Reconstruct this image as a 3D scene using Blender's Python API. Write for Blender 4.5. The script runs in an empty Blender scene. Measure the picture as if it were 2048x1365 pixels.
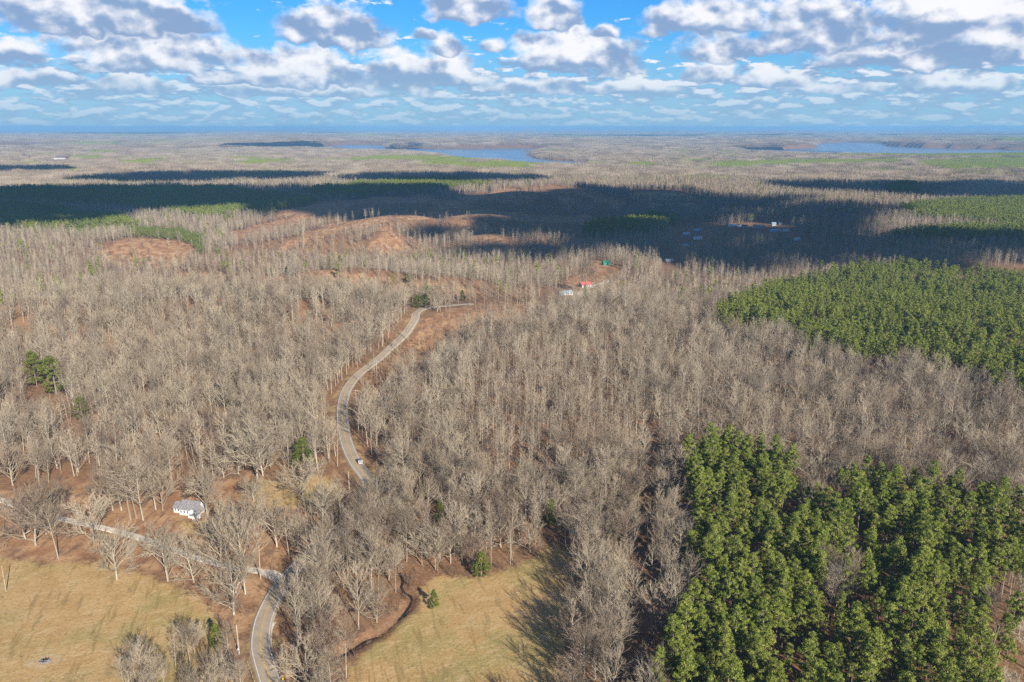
import bpy, math
import numpy as np
from mathutils import Vector
rad = math.radians
scene = bpy.context.scene
CAM_H = 140.0
F_PX = 1593.0            # focal length in pixels of a 2048 px wide frame
HOR_Y = 255.0            # row of the level horizon
PITCH = math.atan((682.5 - HOR_Y) / F_PX)
cam_d = bpy.data.cameras.new('camera'); cam = bpy.data.objects.new('camera', cam_d)
scene.collection.objects.link(cam); scene.camera = cam
cam_d.sensor_width = 36.0; cam_d.lens = 36.0 * F_PX / 2048.0
cam_d.clip_start = 1.0; cam_d.clip_end = 200000.0
cam.location = (0, 0, CAM_H); cam.rotation_euler = (math.pi / 2 - PITCH, 0, 0)

SUN_EL = rad(27.0); SUN_AZ = rad(180.0 - 28.0)       # azimuth clockwise from +Y: behind the camera, to the right
SUN = Vector((math.sin(SUN_AZ) * math.cos(SUN_EL), math.cos(SUN_AZ) * math.cos(SUN_EL), math.sin(SUN_EL)))
sun_d = bpy.data.lights.new('sun', 'SUN'); sun = bpy.data.objects.new('sun', sun_d)
scene.collection.objects.link(sun)
sun_d.energy = 5.0; sun_d.angle = rad(0.5); sun_d.color = (1.0, 0.93, 0.82)
sun.rotation_euler = SUN.to_track_quat('Z', 'Y').to_euler(); sun.location = (0, 0, 300)

vs = scene.view_settings
vs.view_transform = 'Standard'; vs.look = 'None'; vs.gamma = 1.0; vs.exposure = 0.76; vs.use_curve_mapping = False
cy = scene.cycles
cy.max_bounces = 4; cy.diffuse_bounces = 2; cy.glossy_bounces = 2; cy.transmission_bounces = 2
cy.transparent_max_bounces = 4; cy.volume_bounces = 1
cy.use_denoising = False
try: cy.denoiser = 'OPENIMAGEDENOISE'
except Exception: pass

class S:
    """A node socket with arithmetic."""
    tree = None
    def __init__(s, sock): s.s = sock
    @staticmethod
    def m(op, *a, clamp=False):
        n = S.tree.nodes.new('ShaderNodeMath'); n.operation = op; n.use_clamp = clamp
        for i, v in enumerate(a): S.put(n.inputs[i], v)
        return S(n.outputs[0])
    @staticmethod
    def put(inp, v):
        if isinstance(v, S): S.tree.links.new(v.s, inp)
        else: inp.default_value = v
    def __add__(s, o): return S.m('ADD', s, o)
    __radd__ = __add__
    def __sub__(s, o): return S.m('SUBTRACT', s, o)
    def __rsub__(s, o): return S.m('SUBTRACT', o, s)
    def __mul__(s, o): return S.m('MULTIPLY', s, o)
    __rmul__ = __mul__
    def __truediv__(s, o): return S.m('DIVIDE', s, o)
    def __rtruediv__(s, o): return S.m('DIVIDE', o, s)
def s_step(x, a, b):
    n = S.tree.nodes.new('ShaderNodeMapRange'); n.interpolation_type = 'SMOOTHSTEP'
    S.put(n.inputs[0], x); S.put(n.inputs[1], a); S.put(n.inputs[2], b); n.inputs[3].default_value = 0; n.inputs[4].default_value = 1
    return S(n.outputs[0])
def s_vec(x, y, z):
    n = S.tree.nodes.new('ShaderNodeCombineXYZ')
    for i, v in enumerate((x, y, z)): S.put(n.inputs[i], v)
    return S(n.outputs[0])
def s_noise(vec, scale=1.0, detail=4.0, rough=0.5, dist=0.0, dims='3D', color=False):
    n = S.tree.nodes.new('ShaderNodeTexNoise'); n.noise_dimensions = dims
    S.put(n.inputs['Vector'], vec); S.put(n.inputs['Scale'], scale); n.inputs['Detail'].default_value = detail
    n.inputs['Roughness'].default_value = rough; n.inputs['Distortion'].default_value = dist
    return S(n.outputs[1 if color else 0])
def s_mix(f, a, b, mode='MIX'):
    n = S.tree.nodes.new('ShaderNodeMix'); n.data_type = 'RGBA'; n.blend_type = mode; n.clamp_factor = True
    def col(inp, v):
        if isinstance(v, S): S.tree.links.new(v.s, inp)
        else: inp.default_value = (*v, 1.0)
    S.put(n.inputs[0], f); col(n.inputs[6], a); col(n.inputs[7], b)
    return S(n.outputs[2])
def s_sep(v):
    n = S.tree.nodes.new('ShaderNodeSeparateXYZ'); S.put(n.inputs[0], v)
    return S(n.outputs[0]), S(n.outputs[1]), S(n.outputs[2])

def build_world():
    w = bpy.data.worlds.new('World'); scene.world = w; w.use_nodes = True
    t = w.node_tree; t.nodes.clear(); S.tree = t
    out = t.nodes.new('ShaderNodeOutputWorld'); bg = t.nodes.new('ShaderNodeBackground')
    t.links.new(bg.outputs[0], out.inputs[0])
    sky = t.nodes.new('ShaderNodeTexSky'); sky.sky_type = 'NISHITA'; sky.sun_disc = False
    sky.sun_elevation = SUN_EL; sky.sun_rotation = SUN_AZ; sky.altitude = 300
    sky.air_density = 1.0; sky.dust_density = 0.2; sky.ozone_density = 3.0
    tc = t.nodes.new('ShaderNodeTexCoord')
    d = S(tc.outputs['Generated'])
    dx, dy, dz = s_sep(d)
    # clear sky, deep winter blue
    clear = s_mix(1.0, S(sky.outputs[0]), SKY_TINT, 'MULTIPLY')
    hz = s_step(dz, 0.0, 0.13)
    clear = s_mix(S.m('SUBTRACT', 1.0, hz) * 0.85, clear, SKY_LOW)
    hl = S.m('SQRT', dx * dx + dy * dy)
    hx, hy = dx / hl, dy / hl
    az = S.m('ARCTAN2', dx, dy); el = S.m('ARCTAN2', dz, hl)
    def dn(fr, st, du, dv, detail, rough=0.55, dist=0.0, off=0.0):
        return s_noise(s_vec((hx + hy * du) * fr + off, (hy - hx * du) * fr, (el + dv) * fr * st), 1.0, detail, rough, dist)
    shp = dn(19.0, 1.5, 0, 0, 7.0, 0.60) - 0.5
    lo1 = dn(22.0, 1.5, 0, 0, 4.0, 0.55, 0.0, 4.0); lo2 = dn(22.0, 1.5, 0.007, 0.009, 2.0, 0.5, 0.0, 4.0)
    bump = lo1 - lo2
    # rows of far cumulus low over the horizon and, thinner, all over the sky
    r1 = dn(34.0, 3.6, 0, 0, 6.0, 0.58, 0.0, 9.0); r2 = dn(34.0, 3.6, 0.003, 0.006, 4.0, 0.5, 0.0, 9.0)
    cov = 0.095 - 0.20 * s_step(el, 0.05, 0.095) + 0.05 * s_step(el, 0.16, 0.30)
    ra = s_step(r1 - 0.5 + cov, 0.0, 0.10) * 0.9
    rl = s_step(r1 - r2 + (shp * 0.10), -0.04, 0.14)
    col = s_mix(ra, clear, s_mix(rl, CL_BASE, CL_LIT))
    # the big clouds, far ones first
    for x, yb, w, yt in sorted(VIEW_CLOUDS, key=lambda c: -c[1]):
        xr, zr = (x - 1024.0) / F_PX, (682.5 - yb) / F_PX
        fy = math.cos(PITCH) + zr * math.sin(PITCH); fz = -math.sin(PITCH) + zr * math.cos(PITCH)
        u0 = math.atan2(xr, fy); v0 = math.atan2(fz, math.hypot(xr, fy)); k = 1.0 / F_PX
        a = (az - u0) * (1.0 / (w * k * 0.56)); bb = (el - v0) * (1.0 / ((yb - yt) * k)) + bump * 0.9
        up = S.m('MAXIMUM', bb, 0.0); dn_ = S.m('MINIMUM', bb, 0.0) * 3.6
        amp = 2.1 if w > 150 else 1.7
        e = 0.80 - a * a - up * up * 0.85 - dn_ * dn_ + shp * amp
        al = s_step(e, -0.04, 0.46) * 0.97
        lt = s_step(bb * 1.1 + bump * 3.0 + shp * 0.9, -0.22, 0.86)
        c = s_mix(lt, CL_BASE, CL_LIT)
        col = s_mix(al, col, c)
    veil = s_step(el, 0.085, 0.0)
    final = s_mix(veil * 0.78, col, SKY_LOW)
    t.links.new(final.s, bg.inputs[0]); bg.inputs[1].default_value = SKY_STRENGTH
    scene.world.cycles.sampling_method = 'NONE'
def S_rgb(c):
    n = S.tree.nodes.new('ShaderNodeRGB'); n.outputs[0].default_value = (*c, 1.0); return S(n.outputs[0])
def s_add(a, b):
    n = S.tree.nodes.new('ShaderNodeVectorMath'); n.operation = 'ADD'
    S.put(n.inputs[0], a); S.put(n.inputs[1], b); return S(n.outputs[0])
def s_scale(a, f):
    n = S.tree.nodes.new('ShaderNodeVectorMath'); n.operation = 'SCALE'
    S.put(n.inputs[0], a); S.put(n.inputs['Scale'], f); return S(n.outputs[0])
SKY_STRENGTH = 0.066
SKY_TINT = (0.22, 0.68, 1.15)
SKY_LOW = (2.9, 5.1, 7.0)
CL_BASE = (2.4, 3.6, 5.7); CL_LIT = (8.8, 8.8, 9.1); 
VIEW_CLOUDS = [  # centre x, base row, width, top row in the photograph
 (300,128,370,45),(200,46,380,-60),(665,76,235,-12),(375,60,130,8),(20,120,150,72),(600,160,260,92),(840,165,300,90),(1140,134,300,54),
 (890,103,80,66),(940,30,190,-35),(1110,45,115,-20),(1400,58,250,-8),(1430,110,190,55),(1640,82,260,-15),(1820,70,260,-20),(1960,110,320,5),
 (1420,155,130,112),(1540,168,170,136),(1760,128,300,78),(1212,70,64,44),(985,97,62,70),(850,76,54,56),(80,168,200,136),(260,180,180,150),
 (430,165,120,140),(1680,180,200,158),(1900,182,220,150),(1270,185,200,160),(1080,182,220,158),(520,190,200,168),(700,192,200,172)]
build_world()

# ---------------------------------------------------------------- clouds
from mathutils import noise as mnoise
import bmesh
def cloud_puff(name, seed, mat):
    bm = bmesh.new(); bmesh.ops.create_icosphere(bm, subdivisions=5, radius=1.0)
    off = Vector((seed * 7.3, seed * 3.1, seed * 5.7))
    for v in bm.verts:
        n = v.co.normalized(); r = 0.78
        for o, (fq, am) in enumerate(((1.3, .42), (2.7, .26), (5.6, .15), (11.5, .08), (23, .04))):
            r += am * (0.72 - 1.5 * abs(mnoise.noise(n * fq + off + Vector((o * 3.3, 0, 0)))))
        c = n * r
        if c.z < -0.22: c.z = -0.22 + (c.z + 0.22) * 0.3
        v.co = c
    me = bpy.data.meshes.new(name); bm.to_mesh(me); bm.free()
    for p in me.polygons: p.use_smooth = True
    me.materials.append(mat)
    return bpy.data.objects.new(name, me)
def px_ray(x, y):
    cx, cz = (x - 1024.0) / F_PX, -(y - 682.5) / F_PX
    return np.array([cx, math.cos(PITCH) + cz * math.sin(PITCH), -math.sin(PITCH) + cz * math.cos(PITCH)])
CLOUD_BASE = 1290.0
def cloud_points(rng, cx, cy, base, W, D, Ht, n, tur=None):
    """Puffs of one cumulus: flat base, a few turrets."""
    T = tur or [(rng.uniform(-.65, .65), rng.uniform(-.5, .5), rng.uniform(.25, .5), rng.uniform(.6, 1.0)) for _ in range(rng.integers(3, 6))]
    out = []
    for i in range(n):
        while True:
            u, v = rng.uniform(-1, 1, 2)
            if u * u + v * v < 1: break
        if rng.random() < .22: k_ = rng.uniform(1.0, 1.35); u *= k_; v *= k_
        e = max(.02, 1 - u * u - v * v) ** .5
        top = max(.22 * e, max(h * math.exp(-((u - a) ** 2 + (v - b) ** 2) / (2 * (s * .62) ** 2)) for a, b, s, h in T) * min(1, 1.6 * e)) * Ht
        rr = W * rng.uniform(.05, .12)
        rr = min(rr, .5 * Ht * rng.uniform(.55, 1.0))
        if rng.random() < .35: zz, zs = base + .06 * Ht, rng.uniform(.35, .6); rr *= 1.35
        else: zz, zs = base + max(0, top - rr * .7) * rng.uniform(.35, 1.0) ** .6, rng.uniform(.65, .95)
        out.append((cx + u * W * .5, cy + v * D * .5, zz, rr, zs, rng.uniform(0, 6.28)))
    return out
def build_clouds():
    rng = np.random.default_rng(11)
    P = []
    for x, y, W, D, Ht, base in SHADE_CLOUDS:             # the clouds whose shadows lie on the woods ahead
        k = (base + Ht * .3) / SUN.z
        P += cloud_points(rng, x + SUN.x * k, y + SUN.y * k, base, W, D, Ht, int(30 + min(500, (W * D) / (.9 * (Ht * .45) ** 2))))
    t = bpy.data.materials.new('cloud'); t.use_nodes = True; nt = t.node_tree; nt.nodes.clear()
    o = nt.nodes.new('ShaderNodeOutputMaterial'); mx = nt.nodes.new('ShaderNodeMixShader'); mx.inputs[0].default_value = .35
    d1 = nt.nodes.new('ShaderNodeBsdfDiffuse'); d2 = nt.nodes.new('ShaderNodeBsdfTranslucent')
    d1.inputs[0].default_value = (.78, .8, .84, 1); d2.inputs[0].default_value = (.78, .8, .84, 1)
    nt.links.new(d1.outputs[0], mx.inputs[1]); nt.links.new(d2.outputs[0], mx.inputs[2]); nt.links.new(mx.outputs[0], o.inputs[0])
    coll = bpy.data.collections.new('cloud_puffs')
    for i in range(5): coll.objects.link(cloud_puff('puff_%02d' % i, i + 1, t))
    P = np.array(P)
    ob = scatter_object('clouds', coll, P[:, :3], rng.integers(0, 5, len(P)), P[:, 5], np.stack([P[:, 3], P[:, 3], P[:, 3] * P[:, 4]], 1))
    ob['kind'] = 'stuff'; ob['label'] = 'broken field of white cumulus clouds with grey bases'; ob['category'] = 'clouds'
    return ob
_gn = {}
def scatter_tree(coll):
    g = bpy.data.node_groups.new('scatter_' + coll.name, 'GeometryNodeTree')
    g.interface.new_socket('Geometry', in_out='INPUT', socket_type='NodeSocketGeometry')
    g.interface.new_socket('Geometry', in_out='OUTPUT', socket_type='NodeSocketGeometry')
    N, L = g.nodes, g.links
    gi, go = N.new('NodeGroupInput'), N.new('NodeGroupOutput')
    ci = N.new('GeometryNodeCollectionInfo'); ci.inputs['Collection'].default_value = coll
    ci.inputs['Separate Children'].default_value = True; ci.inputs['Reset Children'].default_value = True
    ip = N.new('GeometryNodeInstanceOnPoints'); ip.inputs['Pick Instance'].default_value = True
    def attr(nm, ty):
        a = N.new('GeometryNodeInputNamedAttribute'); a.data_type = ty; a.inputs['Name'].default_value = nm; return a.outputs[0]
    L.new(gi.outputs[0], ip.inputs['Points']); L.new(ci.outputs[0], ip.inputs['Instance'])
    L.new(attr('pick', 'INT'), ip.inputs['Instance Index'])
    L.new(attr('turn', 'FLOAT_VECTOR'), ip.inputs['Rotation']); L.new(attr('size', 'FLOAT_VECTOR'), ip.inputs['Scale'])
    L.new(ip.outputs[0], go.inputs[0])
    return g
def scatter_object(name, coll, pos, pick, rotz, size):
    n = len(pos); me = bpy.data.meshes.new(name); me.vertices.add(n)
    me.vertices.foreach_set('co', np.asarray(pos, np.float32).ravel())
    a = me.attributes.new('pick', 'INT', 'POINT'); a.data.foreach_set('value', np.asarray(pick, np.int32))
    rv = np.zeros((n, 3), np.float32); rz = np.asarray(rotz, np.float32)
    if rz.ndim == 2: rv[:] = rz
    else: rv[:, 2] = rz
    a = me.attributes.new('turn', 'FLOAT_VECTOR', 'POINT'); a.data.foreach_set('vector', rv.ravel())
    sz = np.asarray(size, np.float32)
    if sz.ndim == 1: sz = np.repeat(sz[:, None], 3, 1)
    a = me.attributes.new('size', 'FLOAT_VECTOR', 'POINT'); a.data.foreach_set('vector', np.ascontiguousarray(sz).ravel())
    me.update()
    ob = bpy.data.objects.new(name, me); scene.collection.objects.link(ob)
    m = ob.modifiers.new('scatter', 'NODES'); m.node_group = scatter_tree(coll)
    return ob

# ---------------------------------------------------------------- helpers
def unit(v): return v / (np.linalg.norm(v) + 1e-9)
def hash2(ix, iy, seed):
    h = (ix.astype(np.int64) * 374761393 + iy.astype(np.int64) * 668265263 + seed * 982451653) & 0xFFFFFFFF
    h = ((h ^ (h >> 13)) * 1274126177) & 0xFFFFFFFF
    return ((h ^ (h >> 16)) & 0xFFFFFF) / float(0xFFFFFF)
def vnoise(x, y, seed=0):
    """Smooth value noise in -1..1."""
    fx, fy = np.floor(x), np.floor(y); tx, ty = x - fx, y - fy
    tx = tx * tx * tx * (tx * (tx * 6 - 15) + 10); ty = ty * ty * ty * (ty * (ty * 6 - 15) + 10)
    a, b = hash2(fx, fy, seed), hash2(fx + 1, fy, seed); c, d = hash2(fx, fy + 1, seed), hash2(fx + 1, fy + 1, seed)
    return ((a + (b - a) * tx) * (1 - ty) + (c + (d - c) * tx) * ty) * 2 - 1
def fbm(x, y, seed=0, n=3):
    s = 0; a = 1.0; t = 0
    for i in range(n):
        s = s + a * vnoise(x * 2 ** i + i * 17.3, y * 2 ** i - i * 9.1, seed + i); t += a; a *= .5
    return s / t
def sstep(a, b, x):
    t = np.clip((x - a) / (b - a), 0, 1); return t * t * (3 - 2 * t)
CP, SP = math.cos(PITCH), math.sin(PITCH)
def project(x, y, z):
    """World to photograph pixels (2048 wide) and depth."""
    zz = z - CAM_H
    dep = y * CP - zz * SP; vv = y * SP + zz * CP
    dep = np.where(dep < 1.0, 1.0, dep)
    return 1024.0 + F_PX * x / dep, 682.5 - F_PX * vv / dep, dep
def at(px, py, z=0.0):
    """Where the sight line through a pixel meets the height z."""
    r = px_ray(px, py); k = (z - CAM_H) / r[2]
    return float(r[0] * k), float(r[1] * k)
def at_dist(px, py, y):
    r = px_ray(px, py); k = y / r[1]
    return float(r[0] * k), float(y), float(CAM_H + r[2] * k)
def inside(poly, x, y):
    p = np.asarray(poly, float); r = np.zeros(np.shape(x), bool); n = len(p)
    for i in range(n):
        x0, y0 = p[i]; x1, y1 = p[(i + 1) % n]
        if y0 == y1: continue
        c = ((y0 > y) != (y1 > y)) & (x < (x1 - x0) * (y - y0) / (y1 - y0) + x0); r ^= c
    return r
def seg_dist(line, x, y):
    d = np.full(np.shape(x), 1e9)
    p = np.asarray(line, float)
    for i in range(len(p) - 1):
        ax, ay = p[i]; bx, by = p[i + 1] - p[i]; L = bx * bx + by * by + 1e-9
        t = np.clip(((x - ax) * bx + (y - ay) * by) / L, 0, 1)
        d = np.minimum(d, np.hypot(x - ax - t * bx, y - ay - t * by))
    return d
def smooth_line(pts, step):
    """Catmull-Rom through pts, resampled."""
    p = np.asarray(pts, float); q = np.vstack([2 * p[0] - p[1], p, 2 * p[-1] - p[-2]]); o = []
    for i in range(1, len(q) - 2):
        n = max(2, int(np.hypot(*(q[i + 1] - q[i])[:2]) / step))
        for t in np.arange(n) / n:
            o.append(.5 * (2 * q[i] + (q[i + 1] - q[i - 1]) * t + (2 * q[i - 1] - 5 * q[i] + 4 * q[i + 1] - q[i + 2]) * t ** 2 + (3 * q[i] - q[i - 1] - 3 * q[i + 1] + q[i + 2]) * t ** 3))
    o.append(p[-1]); return np.array(o)

# ---------------------------------------------------------------- layout read off the photograph (pixels of the 2048 x 1365 frame)
ROAD_PX = [(552,1480),(546,1400),(540,1365),(524,1310),(521,1285),(525,1250),(533,1225),(545,1200),(562,1172),(600,1130),(655,1085),(705,1040),(735,1000),(738,968),(729,950),
           (712,928),(698,900),(689,870),(685,840),(685,812),(691,785),(703,765),(720,747),(748,727),(782,700),(812,678),(829,658),(833,645),(845,634),(870,622),(905,610),(945,602),(1000,598),(1060,596),(1110,594)]
DRIVE_PX = [(-90,978),(-20,995),(5,1002),(60,1022),(130,1040),(200,1056),(270,1074),(340,1098),(410,1121),(470,1135),(520,1143),(556,1158)]
CREEK_PX = [(560,1372),(640,1330),(690,1298),(725,1283),(760,1262),(790,1240),(812,1220),(824,1200),(815,1180),(800,1150),(795,1120),(802,1095)]
LAKE_Z = -18.0
LAKES = [[(622,297),(660,290.5),(700,289.5),(770,290),(775,297),(800,298),(870,298.5),(990,297.5),(1070,297.5),(1112,300),(1075,304),(1056,309),(1070,317),(1110,321),(1180,324),(1190,328),(1180,335),(1120,337),(1060,334),(990,328),(930,324),(870,313),(790,306),(700,303),(630,300)],
         [(1470,299.5),(1560,299.5),(1628,296),(1622,289),(1640,286.5),(1700,285),(1765,287),(1775,292),(1850,296),(1950,298),(2060,300.5),(2160,303),(2160,311),(1960,312),(1800,315),(1640,313),(1480,306)],
         [(-160,293),(40,292.5),(88,293),(80,300),(0,304),(-160,306)]]
FIELD_L = [(-400,1120),(0,1112),(90,1128),(200,1122),(300,1150),(400,1190),(440,1245),(450,1300),(440,1400),(430,1700),(-400,1700)]
FIELD_R = [(690,1372),(705,1330),(745,1290),(800,1250),(842,1212),(834,1176),(880,1152),(985,1150),(1040,1128),(1110,1085),(1150,1110),(1142,1200),(1132,1290),(1125,1400),(1110,1700),(600,1700)]
LAWN = [[(470,1000),(520,958),(575,945),(650,948),(682,975),(670,1000),(610,1018),(540,1025)],[(350,1046),(430,1036),(480,1060),(450,1080),(380,1072)]]
YARD = [(-400,985),(60,978),(150,955),(300,968),(400,965),(470,955),(500,938),(570,945),(640,948),(668,925),(690,960),(725,985),(700,1012),(640,1040),(600,1070),(575,1110),(560,1165),(520,1220),(497,1290),(505,1365),(515,1700),(-400,1700)]
CLEAR = [[(1120,585),(1140,560),(1170,535),(1200,520),(1248,540),(1246,556),(1212,580),(1196,600),(1150,606)],
         [(1076,620),(1082,590),(1150,568),(1172,578),(1166,612),(1120,622)],
         [(1340,515),(1345,452),(1430,445),(1450,462),(1420,500),(1400,515)],[(1440,484),(1460,448),(1580,444),(1600,484),(1500,492)],[(1575,504),(1590,476),(1625,478),(1620,504)],
         [(1316,560),(1322,512),(1362,510),(1362,555)],[(270,600),(280,588),(300,588),(300,600)],
         [(20,322),(40,312),(60,313),(70,322)],[(100,326),(105,314),(150,314),(150,326)]]
PASTURE = [[(1245,386),(1350,384),(1400,398),(1370,402),(1270,402)],[(1290,418),(1300,409),(1395,408),(1400,418)]]
CUT = [[(195,512),(225,486),(275,474),(330,478),(375,492),(405,518),(350,535),(280,540),(225,530)],
       [(735,500),(760,462),(778,452),(800,466),(812,500),(790,520)],[(905,440),(945,440),(985,455),(1015,478),(1030,500),(990,510),(950,480)],
       [(970,395),(1060,382),(1085,392),(1050,410),(1000,405)],[(1120,395),(1140,388),(1150,400),(1135,418),(1118,412)]]
CUT_LINES = [[(560,500),(620,472),(700,448),(790,432),(900,428),(1000,430),(1090,438),(1240,442)],[(560,425),(640,412),(740,403),(850,398),(920,412)],
             [(930,398),(1020,384),(1110,377),(1170,388),(1240,408)],[(470,470),(600,440),(680,418)]]
STRIPS = [[(600,540),(650,552),(740,560),(830,573),(930,585)],[(360,556),(480,560),(560,562)],[(240,560),(330,566),(460,566)]]
SCRUB = [(704,800),(712,776),(735,752),(790,712),(835,672),(850,640),(900,617),(960,607),(1080,602),(1095,625),(1060,655),(960,675),(890,700),(850,745),(790,780),(745,830),(712,860)]
POLES = [(930,760),(1000,690),(1130,700),(1270,760),(1280,880),(1150,1010),(1000,1000),(930,900)]
GAP = [[(1262,1480),(1268,1365),(1285,1250),(1282,1150),(1285,1060),(1300,960),(1308,900)],[(1345,725),(1375,690),(1405,655)]]
PINES = [[(1290,1700),(1300,1365),(1318,1290),(1365,1215),(1395,1150),(1370,1080),(1385,1000),(1365,915),(1420,880),(1480,893),(1560,903),(1600,940),(1575,975),(1620,1010),(1690,1005),(1660,960),(1665,918),(1735,938),(1850,958),(1950,985),(2048,1000),(2400,1040),(2400,1700)],
         [(1425,628),(1490,592),(1560,570),(1640,552),(1720,530),(1850,516),(2048,510),(2400,504),(2400,900),(2048,790),(1960,752),(1850,722),(1700,704),(1610,690),(1560,655),(1440,650)]]
PINES_FAR = [[(1795,425),(1860,414),(1940,411),(2048,409),(2300,408),(2300,474),(2048,463),(1930,452),(1850,446)],[(1780,486),(1850,470),(1960,466),(2300,470),(2300,492),(1900,492)],
             [(-200,388),(120,386),(450,384),(600,402),(640,408),(590,425),(480,436),(400,444),(330,430),(200,415),(-200,408)],[(-200,418),(90,421),(150,430),(60,440),(-200,440)],
             [(-200,444),(100,440),(200,440),(285,458),(200,470),(-200,466)],[(600,388),(760,370),(900,364),(985,374),(800,392),(640,402)],
             [(1390,337),(1450,328),(1580,324),(1800,322),(1800,330),(1600,334),(1450,341)],[(1670,312),(1820,308),(2300,306),(2300,318),(1900,318)],[(1830,330),(1940,320),(2300,318),(2300,342),(2000,342),(1900,346)],
             [(690,322),(780,315),(900,318),(960,322),(900,328),(790,326)],[(820,330),(900,326),(1060,336),(1090,344),(960,342)],[(1250,330),(1300,328),(1310,335),(1260,336)],
             [(170,306),(230,304),(240,309),(180,311)],[(140,318),(200,315),(210,321),(150,322)],[(450,330),(500,326),(560,324),(570,329),(500,334)],[(440,322),(520,318),(520,322)],
             [(1160,470),(1220,448),(1330,440),(1360,450),(1290,478),(1190,480)],[(1770,380),(1830,374),(1840,392),(1780,394)]]
PINES_YOUNG = [[(130,473),(160,464),(230,461),(300,462),(370,468),(412,484),(408,496),(380,494),(350,482),(300,474),(230,472)],[(385,494),(420,502),(415,510),(380,508)],[(230,330),(300,326),(300,336)]]

def warp(px, py):
    """Ragged edges for the far outlines."""
    k = (1 - sstep(540, 620, py)) * sstep(300, 360, py)
    return px + k * 16 * fbm(px / 38, py / 14, 71, 3), py + k * 5 * fbm(px / 30, py / 12, 72, 3)
def gpoly(p, z=0.0): return [at(x, y, z) for x, y in p]
ROAD = smooth_line(gpoly(ROAD_PX[:32]) , 4.0)
DRIVE = smooth_line(gpoly(DRIVE_PX), 4.0)
CREEK = smooth_line(gpoly(CREEK_PX), 3.0)
CREEK = CREEK + np.stack([vnoise(CREEK[:, 1] / 6, CREEK[:, 0] / 9, 14), vnoise(CREEK[:, 0] / 6, CREEK[:, 1] / 9, 15)], 1) * 1.6
# hills: pixel of the crest, distance, half widths across and along the view
HILLS = [(60,600,560,230,55),(330,598,570,190,55),(560,600,575,110,50),(780,640,600,120,60),(700,537,745,110,50),(860,552,735,90,45),
         (275,474,1010,80,90),(420,492,1000,120,70),
         (640,470,1050,110,60),(800,431,1180,120,70),(960,429,1200,120,70),(1120,440,1170,90,70),
         (700,408,1440,160,90),(850,399,1480,130,90),(1040,383,1560,130,90),(1150,379,1620,120,90),
         (990,470,1060,70,70),(770,462,1060,45,60)]
HB = []
for hx_, hy_, dd, wx, wy in HILLS:
    X, Y, Z = at_dist(hx_, hy_, dd); HB.append((X, Y, Z, wx, wy))
def terrain(x, y):
    x = np.asarray(x, float); y = np.asarray(y, float)
    r = np.hypot(x, y)
    z = .9 * fbm(x / 130, y / 130, 3, 2) * sstep(60, 220, r)
    far = sstep(700, 1300, r)
    z = z - 12 * sstep(600, 760, r) * (1 - far) + far * (9 * fbm(x / 520, y / 520, 5, 3) - 3)
    z = z * (1 - .55 * sstep(2000, 3000, r)) - 9 * sstep(2000, 2900, r) * (1 - sstep(5600, 7500, r)) + sstep(5200, 7500, r) * (34 * fbm(x / 1500, y / 1100, 8, 3) + 12) + sstep(8000, 16000, r) * (26 * fbm(x / 5200, y / 4200, 12, 2))
    z = z - 13 * np.exp(-((x + 150) / 650) ** 2 - ((y - 1250) / 380) ** 2)
    top = np.full(z.shape, -1e9); wsum = np.zeros(z.shape)
    for X, Y, Z, wx, wy in HB:
        g = np.exp(-((x - X) / wx) ** 2 - ((y - Y) / wy) ** 2)
        top = np.maximum(top, (Z - z) * g)
    z = z + np.maximum(top, 0)
    m = (r > 2200) & (r < 12000)
    if m.any():
        z = np.where(m, np.maximum(z, LAKE_Z + 5 + 2.5 * fbm(x / 220, y / 220, 31, 2)), z)
        px, py, _ = project(x, y, np.full(z.shape, LAKE_Z))
        lk = np.zeros(z.shape, bool)
        for p in LAKES: lk |= inside(p, px, py)
        z = np.where(m & lk, LAKE_Z - 6, z)
    d = seg_dist(CREEK, x, y) if (r < 400).any() else np.full(z.shape, 1e9)
    z = z - 1.2 * (1 - sstep(0.5, 2.4, d + .8 * vnoise(x / 5, y / 5, 19)))
    return z
def tz(x, y): return float(terrain(np.array([x]), np.array([y]))[0])

# ---------------------------------------------------------------- materials
def new_mat(name):
    m = bpy.data.materials.new(name); m.use_nodes = True; t = m.node_tree; t.nodes.clear(); S.tree = t
    o = t.nodes.new('ShaderNodeOutputMaterial'); return m, t, o
def principled(t, o, col, rough=.8, spec=.3, bump=None, bdist=.1, metal=0.0, bstr=1.0):
    p = t.nodes.new('ShaderNodeBsdfPrincipled')
    if isinstance(col, S): t.links.new(col.s, p.inputs['Base Color'])
    else: p.inputs['Base Color'].default_value = (*col, 1)
    S.put(p.inputs['Roughness'], rough); p.inputs['Specular IOR Level'].default_value = spec; p.inputs['Metallic'].default_value = metal
    if bump is not None:
        b = t.nodes.new('ShaderNodeBump'); b.inputs['Distance'].default_value = bdist; b.inputs['Strength'].default_value = bstr
        t.links.new(bump.s, b.inputs['Height']); t.links.new(b.outputs[0], p.inputs['Normal'])
    t.links.new(p.outputs[0], o.inputs[0]); return p
def pos_coord():
    n = S.tree.nodes.new('ShaderNodeNewGeometry'); return S(n.outputs['Position'])
def obj_random():
    n = S.tree.nodes.new('ShaderNodeObjectInfo'); return S(n.outputs['Random'])
def attr_f(name):
    n = S.tree.nodes.new('ShaderNodeAttribute'); n.attribute_name = name; return S(n.outputs['Fac'])
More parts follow.
